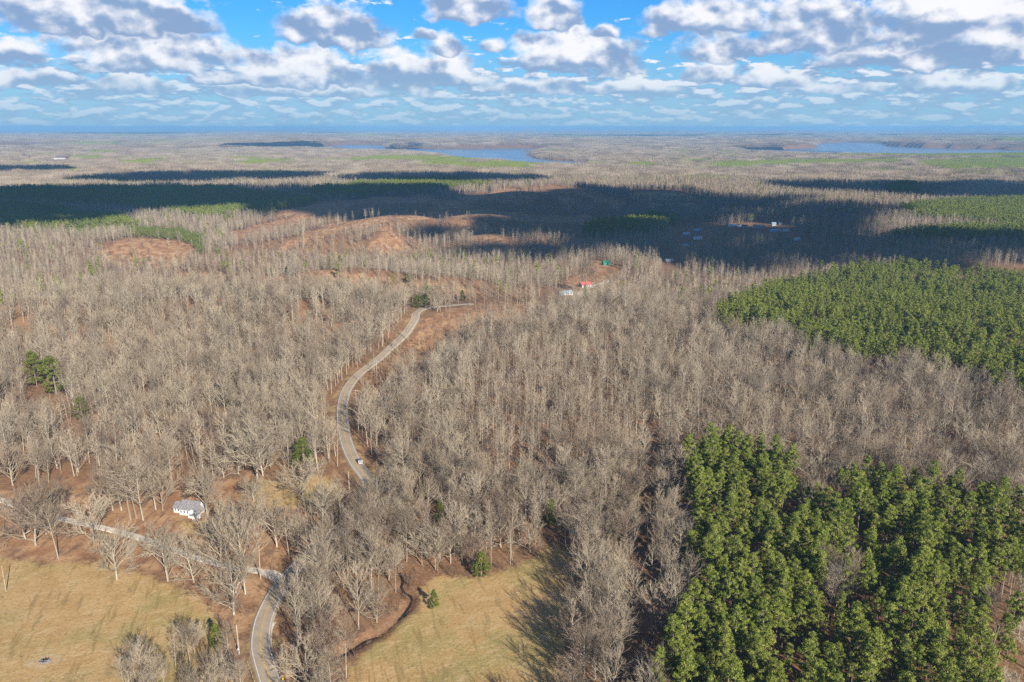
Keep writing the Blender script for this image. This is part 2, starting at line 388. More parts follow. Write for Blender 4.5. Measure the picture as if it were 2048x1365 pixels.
def simple_mat(name, col, rough=.7, spec=.3, var=.12, scale=3.0, metal=0.0, bump=0.0):
    m, t, o = new_mat(name)
    nz = s_noise(pos_coord(), scale, 4.0, .6)
    dark = tuple(c * (1 - var * 1.6) for c in col); lite = tuple(min(1, c * (1 + var)) for c in col)
    principled(t, o, s_mix(s_step(nz, .3, .7), dark, lite), rough, spec, nz if bump else None, bump or .1, metal); return m

def ground_material():
    m, t, o = new_mat('ground')
    p = pos_coord()
    n1 = s_noise(p, .02, 4, .6); n2 = s_noise(p, .11, 4, .6); n3 = s_noise(p, .9, 3, .6); n4 = s_noise(p, 3.2, 2, .6)
    mx, my, mz = s_sep(p)
    # leaf litter
    lit = s_mix(s_step(n2, .35, .65), (.185, .098, .052), (.27, .148, .078))
    lit = s_mix(s_step(n3, .45, .75), lit, (.31, .185, .10)); lit = s_mix(s_step(n1, .5, .7) * .6, lit, (.15, .10, .065)); lit = s_mix(s_step(n4 + (n3 - .5) * .6, .52, .74) * .7, lit, (.36, .235, .14)); lit = s_mix(s_step(n4, .46, .28) * .6, lit, (.085, .048, .03))
    # winter pasture, streaked along the mowing
    st = s_noise(s_vec(mx * .35 + my * .18, my * .9 - mx * .5, 0.0), .42, 5, .62)
    gr = s_mix(s_step(n2, .38, .62), (.40, .25, .10), (.48, .315, .14))
    gr = s_mix(s_step(n1 + n2 * .35, .62, .80) * .75, gr, (.265, .235, .078))
    gr = s_mix(s_step(st, .48, .70) * .85, gr, (.50, .36, .18)); gr = s_mix(s_step(n3 + (n2 - .5) * .5, .56, .76) * .55, gr, (.20, .115, .05))
    n6 = s_noise(p, 1.7, 4, .7); n7 = s_noise(s_vec(mx * .9 + my * .25, my * .12 - mx * .03, 3.0), .55, 3, .6)
    gr = s_mix(s_step(n6, .48, .72) * .6, gr, (.56, .41, .21)); gr = s_mix(s_step(n6, .46, .28) * .55, gr, (.16, .105, .04))
    gr = s_mix(s_step(n7, .54, .66) * .55, gr, (.22, .16, .06)); gr = s_mix(s_step(n1, .56, .70) * .5, gr, (.31, .185, .095))
    # red-brown earth and dead weeds
    cu = s_mix(s_step(n2, .35, .65), (.30, .155, .075), (.46, .28, .145)); cu = s_mix(s_step(n3, .5, .7) * .7, cu, (.20, .105, .058)); cu = s_mix(s_step(s_noise(s_vec(mx * .3, my * .06, mz * .4), 1.0, 4, .65), .48, .66) * .8, cu, (.17, .10, .07))
    sa = s_mix(s_step(n3, .4, .7), (.44, .33, .22), (.56, .46, .34))
    # woods too far off to be told apart
    fw = s_mix(s_step(s_noise(p, .0016, 4, .6), .42, .60), (.30, .235, .21), (.38, .305, .265)); fw = s_mix(s_step(s_noise(p, .0007, 4, .6), .56, .62), fw, (.10, .135, .09))
    brk = (n2 - .5) * .9 + (n3 - .5) * .5
    c = s_mix(s_step(attr_f('grass') + brk, .35, .65), lit, gr)
    c = s_mix(s_step(attr_f('cut') + brk, .35, .65), c, cu)
    c = s_mix(s_step(attr_f('sand') + brk * .6, .35, .65), c, sa)
    c = s_mix(attr_f('wild'), c, fw)
    principled(t, o, c, .95, .1, n3 * .6 + n4 * .4, .25); return m
MAT = {}
def build_materials():
    MAT['ground'] = ground_material()
    # bark and twigs: one per kind of tree, varied from tree to tree
    def bark(name, a, b, c):
        m, t, o = new_mat(name); r = obj_random(); nz = s_noise(pos_coord(), 1.6, 2, .5)
        col = s_mix(s_step(r, 0.0, .55), a, b); col = s_mix(s_step(r, .6, 1.0), col, c); col = s_mix(s_step(nz, .35, .7) * .35, col, tuple(x * .6 for x in a))
        principled(t, o, col, .9, .1); return m
    MAT['bark'] = bark('pale_bark', (.36, .31, .225), (.47, .42, .325), (.27, .21, .15))
    MAT['twig'] = bark('twigs', (.275, .218, .152), (.390, .325, .235), (.210, .150, .107))
    MAT['shrub'] = bark('shrub_twigs', (.155, .105, .075), (.21, .155, .105), (.215, .115, .065))
    MAT['reed'] = bark('dry_weed', (.34, .20, .10), (.38, .25, .14), (.25, .14, .08))
    MAT['pine_bark'] = bark('pine_bark', (.27, .21, .165), (.33, .27, .22), (.22, .16, .12))
    def leaf(name, a, b, c):
        m, t, o = new_mat(name); r = obj_random(); nz = s_noise(pos_coord(), .55, 3, .6)
        col = s_mix(s_step(r, 0.0, 1.0), a, b); col = s_mix(s_step(nz, .42, .68), col, c)
        d = t.nodes.new('ShaderNodeBsdfDiffuse'); tr = t.nodes.new('ShaderNodeBsdfTranslucent'); mx = t.nodes.new('ShaderNodeMixShader')
        mx.inputs[0].default_value = .14
        t.links.new(col.s, d.inputs[0]); t.links.new(col.s, tr.inputs[0]); t.links.new(d.outputs[0], mx.inputs[1]); t.links.new(tr.outputs[0], mx.inputs[2]); t.links.new(mx.outputs[0], o.inputs[0]); return m
    MAT['needles'] = leaf('pine_needles', (.126, .170, .028), (.182, .216, .038), (.290, .305, .075))
    MAT['young'] = leaf('young_pine_needles', (.13, .16, .035), (.16, .19, .05), (.20, .22, .07))
    MAT['cedar'] = leaf('cedar_leaves', (.095, .125, .025), (.125, .150, .03), (.19, .19, .05))
    # road
    m, t, o = new_mat('asphalt'); p = pos_coord(); n = s_noise(p, .16, 5, .7); n5 = s_noise(p, 4.0, 3, .6)
    principled(t, o, s_mix(s_step(n5, .3, .7) * .5, s_mix(s_step(n, .35, .65), (.34, .275, .205), (.43, .355, .265)), (.28, .225, .17)), .95, .05, n5, .02); MAT['asphalt'] = m
    MAT['white_line'] = simple_mat('white_road_paint', (.72, .71, .66), .7, .3, .15, 1.5)
    MAT['yellow_line'] = simple_mat('yellow_road_paint', (.60, .38, .07), .7, .3, .15, 1.5)
    MAT['gravel'] = simple_mat('pale_gravel', (.62, .54, .42), .95, .1, .16, 1.2, 0, .06)
    m, t, o = new_mat('lake_water'); p = pos_coord(); mx_, my_, mz_ = s_sep(p)
    nb = s_noise(s_vec(mx_ * .004, my_ * .004, 0.0), 1.0, 4, .6)
    principled(t, o, s_mix(s_step(nb, .4, .6), (.06, .13, .22), (.09, .17, .26)), s_step(nb, .2, .9) * .2 + .12, .5, s_noise(p, .4, 3, .6), .15, 0, .35); MAT['water'] = m
    m, t, o = new_mat('creek_water'); principled(t, o, (.02, .018, .014), .08, .5, s_noise(pos_coord(), 2.0, 2, .5), .02); MAT['creek'] = m
    MAT['white_wall'] = simple_mat('white_siding', (.78, .77, .73), .6, .3, .06)
    MAT['grey_roof'] = simple_mat('grey_shingle', (.23, .22, .225), .85, .2, .22, 2.0)
    MAT['blue_roof'] = simple_mat('blue_grey_metal_roof', (.30, .40, .46), .45, .5, .12, 1.0)
    MAT['red_roof'] = simple_mat('red_metal_roof', (.55, .10, .10), .5, .4, .12, 1.0)
    MAT['green_wall'] = simple_mat('green_siding', (.02, .19, .12), .6, .3, .15)
    MAT['tan_wall'] = simple_mat('tan_siding', (.46, .37, .28), .7, .2, .12)
    MAT['pink_wall'] = simple_mat('dull_pink_wall', (.52, .36, .30), .7, .2, .12)
    MAT['grey_wall'] = simple_mat('grey_siding', (.52, .54, .56), .7, .2, .12)
    MAT['blue_wall'] = simple_mat('light_blue_siding', (.25, .55, .72), .6, .3, .10)
    MAT['white_roof'] = simple_mat('pale_metal_roof', (.50, .51, .52), .45, .4, .08, 1.0)
    MAT['brown_roof'] = simple_mat('brown_shingle', (.17, .11, .08), .9, .2, .2, 2.0)
    MAT['glass'] = simple_mat('window_glass', (.03, .04, .05), .08, .8, .05)
    MAT['frame'] = simple_mat('window_frame', (.75, .74, .70), .6, .3, .05)
    MAT['door'] = simple_mat('brown_door', (.22, .12, .07), .6, .3, .1)
    MAT['brick'] = simple_mat('chimney_brick', (.30, .13, .09), .9, .2, .2)
    MAT['wood_pole'] = simple_mat('weathered_pole', (.40, .30, .20), .9, .1, .2)
    MAT['grey_pole'] = simple_mat('grey_pole', (.46, .43, .38), .9, .1, .2)
    MAT['metal'] = simple_mat('galvanised_steel', (.46, .47, .48), .45, .5, .12, 3.0, .6)
    MAT['yellow_sign'] = simple_mat('yellow_marker', (.75, .55, .04), .5, .4, .05)
    MAT['car_paint'] = simple_mat('silver_paint', (.17, .18, .20), .3, .6, .05, 1.0, .4)
    MAT['car_glass'] = simple_mat('tinted_glass', (.02, .03, .04), .05, .8, .05)
    MAT['tyre'] = simple_mat('tyre', (.025, .025, .025), .9, .2, .1)
    MAT['rim'] = simple_mat('wheel_rim', (.45, .45, .46), .35, .6, .05, 1.0, .7)
    MAT['tail'] = simple_mat('tail_lamp', (.45, .02, .02), .25, .6, .05)
    MAT['char'] = simple_mat('charred_wood', (.035, .03, .028), .95, .1, .3)
    MAT['ash'] = simple_mat('grey_ash', (.30, .28, .26), .95, .1, .2)
    MAT['concrete'] = simple_mat('concrete_stack', (.20, .21, .22), .9, .2, .1)
build_materials()

# ---------------------------------------------------------------- mesh builder
class MB:
    def __init__(s): s.v = []; s.f = []; s.mi = []
    def face(s, pts, mi=0):
        i = len(s.v); s.v += [tuple(p) for p in pts]; s.f.append(tuple(range(i, i + len(pts)))); s.mi.append(mi)
    def box(s, x0, x1, y0, y1, z0, z1, mi=0):
        i = len(s.v); s.v += [(x, y, z) for z in (z0, z1) for x, y in ((x0, y0), (x1, y0), (x1, y1), (x0, y1))]
        for q in ((0, 3, 2, 1), (4, 5, 6, 7), (0, 1, 5, 4), (1, 2, 6, 5), (2, 3, 7, 6), (3, 0, 4, 7)): s.f.append(tuple(i + k for k in q)); s.mi.append(mi)
    def tube(s, pts, rad_, sides=3, mi=0, cap=False):
        pts = np.asarray(pts, float); d = pts[-1] - pts[0]; d /= (np.linalg.norm(d) + 1e-9)
        a = np.array([1., 0, 0]) if abs(d[0]) < .8 else np.array([0, 1., 0]); u = np.cross(d, a); u /= np.linalg.norm(u); w = np.cross(d, u)
        base = len(s.v); n = len(pts); pt = rad_[-1] <= 0
        ang = np.arange(sides) * 2 * math.pi / sides; ring = np.outer(np.cos(ang), u) + np.outer(np.sin(ang), w)
        for k in range(n - (1 if pt else 0)): s.v += [tuple(q) for q in pts[k] + ring * rad_[k]]
        for k in range(n - 1 - (1 if pt else 0)):
            for j in range(sides):
                j2 = (j + 1) % sides; b0, b1 = base + k * sides, base + (k + 1) * sides
                s.f.append((b0 + j, b0 + j2, b1 + j2, b1 + j)); s.mi.append(mi)
        if pt:
            s.v.append(tuple(pts[-1])); tip = len(s.v) - 1; b0 = base + (n - 2) * sides
            for j in range(sides): s.f.append((b0 + j, b0 + (j + 1) % sides, tip)); s.mi.append(mi)
        elif cap: s.f.append(tuple(base + (n - 1) * sides + j for j in range(sides))); s.mi.append(mi)
    def quads(s, V, mi=0):
        """V: (n,4,3) array."""
        i = len(s.v); n = len(V); s.v += [tuple(p) for p in V.reshape(-1, 3)]
        s.f += [(i + 4 * k, i + 4 * k + 1, i + 4 * k + 2, i + 4 * k + 3) for k in range(n)]; s.mi += [mi] * n
    def mesh(s, name, mats, smooth=False):
        me = bpy.data.meshes.new(name); me.from_pydata(s.v, [], s.f)
        for m in (mats if isinstance(mats, (list, tuple)) else [mats]): me.materials.append(m)
        me.polygons.foreach_set('material_index', np.array(s.mi, np.int32))
        if smooth: me.polygons.foreach_set('use_smooth', np.ones(len(s.f), bool))
        me.update(); return me
def link(name, me, parent=None, loc=(0, 0, 0), rz=0.0):
    o = bpy.data.objects.new(name, me); scene.collection.objects.link(o); o.location = loc; o.rotation_euler = (0, 0, rz)
    if parent is not None: o.parent = parent
    return o
def tag(o, label=None, cat=None, group=None, kind=None):
    if label: o['label'] = label
    if cat: o['category'] = cat
    if group: o['group'] = group
    if kind: o['kind'] = kind
    return o

# ---------------------------------------------------------------- ground, lake, road
def build_ground():
    rr = [0.0, 15, 30, 50, 70, 90, 110]
    while rr[-1] < 560: rr.append(rr[-1] + (1.9 if rr[-1] < 330 else 3.6))
    while rr[-1] < 2400: rr.append(rr[-1] * 1.009)
    while rr[-1] < 10000: rr.append(rr[-1] * 1.013)
    while rr[-1] < 75000: rr.append(rr[-1] * 1.05)
    rr = np.array(rr)
    th = np.concatenate([np.arange(-44, 44.01, .26), np.arange(50, 315, 6.0)])
    nr, na = len(rr), len(th)
    R, T = np.meshgrid(rr, np.radians(th), indexing='ij')
    X, Y = R * np.sin(T), R * np.cos(T); Z = terrain(X.ravel(), Y.ravel()).reshape(X.shape)
    Z = Z + sstep(16000, 30000, R) * 45 * fbm(X / 9000, Y / 6000, 44, 3) - sstep(30000, 75000, R) * 25
    me = bpy.data.meshes.new('ground')
    V = np.stack([X, Y, Z], -1).reshape(-1, 3)
    i, j = np.meshgrid(np.arange(nr - 1), np.arange(na), indexing='ij'); j2 = (j + 1) % na
    Fq = np.stack([i * na + j, i * na + j2, (i + 1) * na + j2, (i + 1) * na + j], -1).reshape(-1, 4)
    me.vertices.add(len(V)); me.vertices.foreach_set('co', V.astype(np.float32).ravel())
    me.loops.add(Fq.size); me.loops.foreach_set('vertex_index', Fq.astype(np.int32).ravel())
    me.polygons.add(len(Fq)); me.polygons.foreach_set('loop_start', np.arange(0, Fq.size, 4, dtype=np.int32)); me.polygons.foreach_set('loop_total', np.full(len(Fq), 4, np.int32))
    me.update(calc_edges=True); me.validate()
    me.polygons.foreach_set('use_smooth', np.ones(len(Fq), bool))
    x, y, z = V.T; px, py, dep = project(x, y, z); front = y > 20; px, py = warp(px, py)
    def lay(nm, val):
        a = me.attributes.new(nm, 'FLOAT', 'POINT'); a.data.foreach_set('value', val.astype(np.float32))
    def any_in(ps):
        r = np.zeros(len(x), bool)
        for p in ps: r |= inside(p, px, py)
        return r & front
    def soft(ps, w):
        r = np.zeros(len(x)); near = front & (py > 200) & (py < 1900)
        for p in ps:
            p0 = np.asarray(p, float); m = near & (px > p0[:, 0].min() - 40) & (px < p0[:, 0].max() + 40) & (py > p0[:, 1].min() - 40) & (py < p0[:, 1].max() + 40)
            if not m.any(): continue
            d = seg_dist(list(p) + [p[0]], px[m], py[m]); r[m] = np.maximum(r[m], np.clip(.5 + np.where(inside(p, px[m], py[m]), d, -d) / (2 * w), 0, 1))
        return r
    g = np.maximum(soft([FIELD_L, FIELD_R] + LAWN, 24.0), soft(PASTURE, 3.0))
    dr = seg_dist(ROAD, x, y)
    g = np.maximum(g, np.where((dr < 6.5) & (dr > 2), .42, 0)) 
    lay('grass', g)
    c = soft(CUT + [CLEAR[0]], 4.0)
    for L in CUT_LINES: c = np.maximum(c, 1.0 * (seg_dist(L, px, py) < 8 + 5 * vnoise(px / 40, py / 20, 5)))
    for L in STRIPS: c = np.maximum(c, 1.0 * (seg_dist(L, px, py) < 9))
    c = np.maximum(c, any_in([SCRUB]) * .9); c = np.where(front & (py < 700), c, 0)
    lay('cut', np.maximum(c, soft([YARD], 14.0) * .85 * (1 - g)))
    sa = any_in([CLEAR[7]]).astype(float)
    bx, by = at(88, 1325); e = np.hypot((x - bx) / 6.0, (y - by) / 5.0)
    sa = np.maximum(sa, np.clip(1.15 - e, 0, .46)); shore = (z < LAKE_Z + 0.25) & (np.hypot(x, y) < 12000) & (np.hypot(x, y) > 2400)
    lay('sand', np.maximum(sa, shore * .3))
    lay('wild', sstep(9000, 15000, np.hypot(x, y)))
    me.materials.append(MAT['ground'])
    tag(link('ground', me), 'rolling winter ground of leaf litter and tan pasture', None, None, 'structure')
    # lake
    for k, P in enumerate(LAKES):
        b = MB(); pts = [at(a, c_, LAKE_Z) for a, c_ in P]
        cx = sum(p[0] for p in pts) / len(pts); cy_ = sum(p[1] for p in pts) / len(pts)
        x0, x1 = min(p[0] for p in pts) - 300, max(p[0] for p in pts) + 300; y0, y1 = min(p[1] for p in pts) - 300, max(p[1] for p in pts) + 600
        b.face([(x0, y0, LAKE_Z), (x1, y0, LAKE_Z), (x1, y1, LAKE_Z), (x0, y1, LAKE_Z)])
        tag(link('lake', b.mesh('lake', MAT['water'])), None, None, None, 'structure')
def ribbon(line, half, dz, crown=0.0, off=0.0, drop=None, mid=None):
    """A strip that follows the ground along a line."""
    L = np.asarray(line); d = np.gradient(L, axis=0); d /= np.hypot(d[:, 0], d[:, 1])[:, None]; nx = np.stack([d[:, 1], -d[:, 0]], 1)
    zc = terrain(L[:, 0], L[:, 1]); k = np.ones(9) / 9; zc = np.convolve(np.pad(zc, 4, mode='edge'), k, 'valid')
    cols = [off - half, off + half] if not crown else [off - half, off, off + half]
    if drop: cols = [cols[0] - drop[0]] + cols + [cols[-1] + drop[0]]
    b = MB(); n = len(L); m = len(cols)
    for i in range(n):
        for q, c in enumerate(cols):
            zz = zc[i] + dz + (crown if (crown and abs(c - off) < 1e-6) else 0)
            if drop and q in (0, m - 1): zz = zc[i] + dz - drop[1]
            b.v.append((L[i, 0] + nx[i, 0] * c, L[i, 1] + nx[i, 1] * c, zz))
    for i in range(n - 1):
        for q in range(m - 1): b.f.append((i * m + q, i * m + q + 1, (i + 1) * m + q + 1, (i + 1) * m + q)); b.mi.append(0)
    return b, nx, zc
ROADZ = .30
def build_roads():
    fine = smooth_line(gpoly(ROAD_PX[:32]), 2.0)
    b, nx, zc = ribbon(fine, 2.6, ROADZ, 0, 0, (1.0, .7)); tag(link('road', b.mesh('road', MAT['asphalt'])), 'winding two-lane asphalt road', None, None, 'structure')
    for off, mt in ((-2.3, 'white_line'), (2.3, 'white_line')):
        b, *_ = ribbon(fine, .075, ROADZ + .012, 0, off); tag(link('road_edge_line', b.mesh('road_edge_line', MAT[mt])), None, None, None, 'structure')
    for off in (-.13, .13):
        b, *_ = ribbon(fine, .075, ROADZ + .012, 0, off); tag(link('road_centre_line', b.mesh('road_centre_line', MAT['yellow_line'])), None, None, None, 'structure')
    b, *_ = ribbon(smooth_line(gpoly(DRIVE_PX), 2.0), 1.25, .17, 0, 0, (.7, .4)); tag(link('gravel_lane', b.mesh('gravel_lane', MAT['gravel'])), None, None, None, 'structure')
    # flared mouth where the lane meets the road, and the pale shoulder
    b = MB(); zz = tz(*at(548, 1160)) + .2
    b.face([(*at(*p), zz) for p in ((512,1139),(548,1141),(566,1150),(568,1172),(556,1172),(541,1160),(508,1146))][::-1]); tag(link('gravel_apron', b.mesh('gravel_apron', MAT['gravel'])), None, None, None, 'structure')
    sh = smooth_line(gpoly([(549,1245),(541,1262),(539,1280),(541,1294)]), 2.0)
    b, *_ = ribbon(sh, .5, .2); tag(link('gravel_shoulder', b.mesh('gravel_shoulder', MAT['gravel'])), None, None, None, 'structure')
    tr = smooth_line(gpoly([(1150,588),(1165,575),(1160,563),(1185,548),(1205,541),(1225,535)]), 5.0)
    b, *_ = ribbon(tr, 2.6, .25); tag(link('dirt_track', b.mesh('dirt_track', MAT['gravel'])), None, None, None, 'structure')
    cl = CREEK; b, *_ = ribbon(cl, .45, .12); tag(link('creek', b.mesh('creek', MAT['creek'])), None, None, None, 'structure')
build_ground()
build_roads()

# ---------------------------------------------------------------- buildings
def empty(name, loc, rz=0.0):
    e = bpy.data.objects.new(name, None); scene.collection.objects.link(e); e.location = loc; e.rotation_euler = (0, 0, rz); return e
def gable_block(b, x0, x1, y0, y1, z0, zw, zr, axis='x'):
    """Walls of a block up to the eaves and its gable ends."""
    b.box(x0, x1, y0, y1, z0, zw)
    if axis == 'x':
        ym = (y0 + y1) / 2
        b.face([(x0, y0, zw), (x0, ym, zr), (x0, y1, zw)]); b.face([(x1, y0, zw), (x1, y1, zw), (x1, ym, zr)])
    else:
        xm = (x0 + x1) / 2
        b.face([(x0, y0, zw), (x1, y0, zw), (xm, y0, zr)]); b.face([(x0, y1, zw), (xm, y1, zr), (x1, y1, zw)])
def gable_roof(b, x0, x1, y0, y1, zw, zr, axis='x', o=.45, th=.14):
    if axis == 'x':
        ym = (y0 + y1) / 2; s = (zr - zw) / (ym - y0)
        for sg, ya in ((1, y0 - o), (-1, y1 + o)):
            A = [(x0 - o, ya, zw - s * o + .05), (x1 + o, ya, zw - s * o + .05), (x1 + o, ym, zr + .05), (x0 - o, ym, zr + .05)]
            slab(b, A if sg == 1 else A[::-1], th)
    else:
        xm = (x0 + x1) / 2; s = (zr - zw) / (xm - x0)
        for sg, xa in ((-1, x0 - o), (1, x1 + o)):
            A = [(xa, y0 - o, zw - s * o + .05), (xa, y1 + o, zw - s * o + .05), (xm, y1 + o, zr + .05), (xm, y0 - o, zr + .05)]
            slab(b, A if sg == 1 else A[::-1], th)
def slab(b, A, th):
    i = len(b.v); b.v += [tuple(p) for p in A] + [(p[0], p[1], p[2] + th) for p in A]
    for q in ((3, 2, 1, 0), (4, 5, 6, 7), (0, 1, 5, 4), (1, 2, 6, 5), (2, 3, 7, 6), (3, 0, 4, 7)): b.f.append(tuple(i + k for k in q)); b.mi.append(0)
def window(parent, x, y, z, w, h, face):
    """A framed window on the wall that faces -y ('f'), +x ('r') or -x ('l')."""
    def put(b, a0, a1, z0, z1, d0, d1):
        if face == 'f': b.box(x + a0, x + a1, y - d1, y - d0, z + z0, z + z1)
        elif face == 'r': b.box(x + d0, x + d1, y + a0, y + a1, z + z0, z + z1)
        else: b.box(x - d1, x - d0, y + a0, y + a1, z + z0, z + z1)
    f = MB(); t = .09
    put(f, -w / 2 - t, -w / 2, -h / 2 - t, h / 2 + t, .003, .07); put(f, w / 2, w / 2 + t, -h / 2 - t, h / 2 + t, .003, .07)
    put(f, -w / 2, w / 2, h / 2, h / 2 + t, .003, .07); put(f, -w / 2, w / 2, -h / 2 - t, -h / 2, .003, .09); put(f, -w / 2, w / 2, -.025, .025, .03, .06)
    o = link('window', f.mesh('window', MAT['frame']), parent)
    g = MB(); put(g, -w / 2, w / 2, -h / 2, h / 2, .003, .025); link('pane', g.mesh('pane', MAT['glass']), o); return o
def white_house():
    X, Y = at(388, 1026); rz = rad(-14)
    e = empty('house', (X, Y, tz(X, Y)), rz); e.scale = (.8, .8, .85); tag(e, 'white house with grey gabled roof beside the gravel lane under bare trees', 'house')
    w = MB(); gable_block(w, -5.0, 4.2, -3.6, 3.6, -.4, 2.9, 5.6, 'x'); link('wall', w.mesh('wall', MAT['white_wall']), e)
    r = MB(); gable_roof(r, -5.0, 4.2, -3.6, 3.6, 2.9, 5.6, 'x'); ro = link('roof', r.mesh('roof', MAT['grey_roof']), e)
    c = MB(); c.box(-.4, .4, .4, 1.2, 4.6, 6.5); link('chimney', c.mesh('chimney', MAT['brick']), ro)
    w = MB(); gable_block(w, 1.0, 6.4, -5.6, -3.603, -.4, 2.7, 4.7, 'y'); link('front_wing', w.mesh('front_wing', MAT['white_wall']), e)
    r = MB(); gable_roof(r, 1.0, 6.4, -5.7, -1.0, 2.7, 4.7, 'y'); link('wing_roof', r.mesh('wing_roof', MAT['grey_roof']), e)
    w = MB(); gable_block(w, -9.2, -5.003, -2.2, 3.0, -.4, 2.4, 4.1, 'x'); link('side_wing', w.mesh('side_wing', MAT['white_wall']), e)
    r = MB(); gable_roof(r, -9.2, -5.5, -2.2, 3.0, 2.4, 4.1, 'x'); link('side_roof', r.mesh('side_roof', MAT['grey_roof']), e)
    for x in (-4.1, -2.4, -.7): window(e, x, -3.6, 1.6, .8, 1.15, 'f')
    window(e, 2.1, -5.6, 1.55, .7, 1.1, 'f'); window(e, 3.1, -5.6, 1.55, .7, 1.1, 'f')
    for x in (-8.2, -6.6): window(e, x, -2.2, 1.4, .8, 1.0, 'f')
    d = MB(); d.box(4.6, 5.6, -5.67, -5.603, -.1, 2.0); do = link('door', d.mesh('door', MAT['door']), e)
    k = MB(); k.box(5.45, 5.53, -5.73, -5.67, .92, 1.0); link('handle', k.mesh('handle', MAT['metal']), do)
    p = MB(); p.box(4.0, 6.9, -7.0, -5.68, -.35, .02); link('porch', p.mesh('porch', MAT['tan_wall']), e)
    for x in (4.2, 6.7): q = MB(); q.box(x - .08, x + .08, -6.95, -6.79, .02, 2.35); link('porch_post', q.mesh('porch_post', MAT['frame']), e)
    r = MB(); slab(r, [(3.8, -7.25, 2.35), (7.1, -7.25, 2.35), (7.1, -5.65, 2.65), (3.8, -5.65, 2.65)], .1); link('porch_roof', r.mesh('porch_roof', MAT['grey_roof']), e)
def small_house(px, py, rz, L, W, wh, rh, wall, roof, label, name='house', cat='house', wins=3, axis='x', z=None):
    X, Y = at(px, py)
    if z is None:
        for _ in range(12): X, Y = at(px, py, tz(X, Y))
    e = empty(name, (X, Y, tz(X, Y)), rad(rz)); tag(e, label, cat)
    w = MB(); gable_block(w, -L / 2, L / 2, -W / 2, W / 2, -2.0, wh, wh + rh, axis); link('wall', w.mesh('wall', MAT[wall]), e)
    r = MB(); gable_roof(r, -L / 2, L / 2, -W / 2, W / 2, wh, wh + rh, axis, .5, .16); link('roof', r.mesh('roof', MAT[roof]), e)
    for i in range(wins): window(e, -L / 2 + L * (i + .5) / wins - (.0 if wins > 1 else L * .2), -W / 2, wh * .58, L * .10, wh * .36, 'f')
    d = MB(); dx_ = L * .5 * .12 if wins != 1 else L * .22; d.box(dx_ + L / max(wins, 1) * .5 - .5, dx_ + L / max(wins, 1) * .5 + .5, -W / 2 - .08, -W / 2 - .003, .05, min(2.1, wh * .8)); link('door', d.mesh('door', MAT['door']), e)
    return e
def build_houses():
    white_house()
    small_house(1130, 590, 28, 17, 6.5, 3.0, 1.6, 'grey_wall', 'blue_roof', 'long pale building with blue-grey roof beside the far road end', 'building', 'building', 5).scale = (.8, .8, .8)
    small_house(1170, 574, 24, 13, 9, 3.2, 3.0, 'grey_wall', 'red_roof', 'house with bright red metal roof in the orange clearing', 'house', 'house', 3).scale = (.8, .8, .8)
    small_house(1212, 530, 12, 11, 7, 4.2, 2.0, 'green_wall', 'green_wall', 'dark green shed behind the orange clearing', 'shed', 'shed', 1).scale = (.75, .75, .75)
    small_house(1338, 524, 20, 16, 9, 3.0, 2.6, 'tan_wall', 'white_roof', 'pale-roofed house half hidden in bare wood right of the clearing', 'house', 'house', 3).scale = (.6, .6, .6)
    hamlet = [(1372,470,8,15,7,3.2,1.6,'grey_wall','white_roof','white mobile home at the left of the valley hamlet'),
              (1394,462,0,15,7,3.0,1.6,'blue_wall','blue_roof','bright blue house at the left of the valley hamlet'),
              (1395,479,0,16,9,3.0,2.4,'white_wall','white_roof','pale house below the blue house in the valley hamlet'),
              (1372,491,6,12,7,2.8,1.6,'white_wall','grey_roof','small white house nearest the bare wood in the valley hamlet'),
              (1464,453,-4,16,8,3.2,2.0,'white_wall','white_roof','white house, left of the pair in the middle of the hamlet'),
              (1480,453,-4,14,8,3.2,2.0,'white_wall','grey_roof','white house with grey roof between two others in the hamlet'),
              (1489,455,0,12,9,3.6,2.2,'pink_wall','brown_roof','dull pink house at the right of the hamlet pair'),
              (1518,456,-18,26,12,3.6,3.4,'tan_wall','grey_roof','big grey-roofed barn in the middle of the hamlet'),
              (1547,452,0,9,8,5.2,2.6,'grey_wall','blue_roof','tall narrow white house at the right of the hamlet'),
              (1560,449,0,7,6,3.0,1.8,'grey_wall','grey_roof','tiny white house behind the tall one in the hamlet'),
              (1550,463,-2,22,6,2.8,1.4,'blue_wall','white_roof','long pale trailer in front of the tall white house'),
              (1572,463,-2,14,6,2.8,1.4,'white_wall','blue_roof','short trailer at the right end of the hamlet row'),
              (1594,481,10,11,7,3.0,2.0,'grey_wall','white_roof','lone white house right of the hamlet among bare trees')]
    for a in hamlet: small_house(*a[:9], a[9], 'house', 'house', 2).scale = (.68, .68, .68)
    small_house(285, 597, 4, 15, 7, 2.8, 1.4, 'white_wall', 'white_roof', 'white trailer roof hidden in the plateau wood at left', 'trailer', 'trailer', 2)
    far = [(116,319,0,70,14,4,3,'long white poultry barn in the far left clearing, upper'),(128,324,0,90,14,4,3,'long white poultry barn in the far left clearing, lower'),(72,312,0,30,14,4,4,'lone white farm building left of the far barns'),(145,320,0,26,14,6,4,'small white farm building at the right end of the far barns')]
    for px, py, rz, L, W, wh, rh, lab in far: small_house(px, py, rz, L, W, wh, rh, 'white_wall', 'white_roof', lab, 'barn', 'barn', 0)
build_houses()

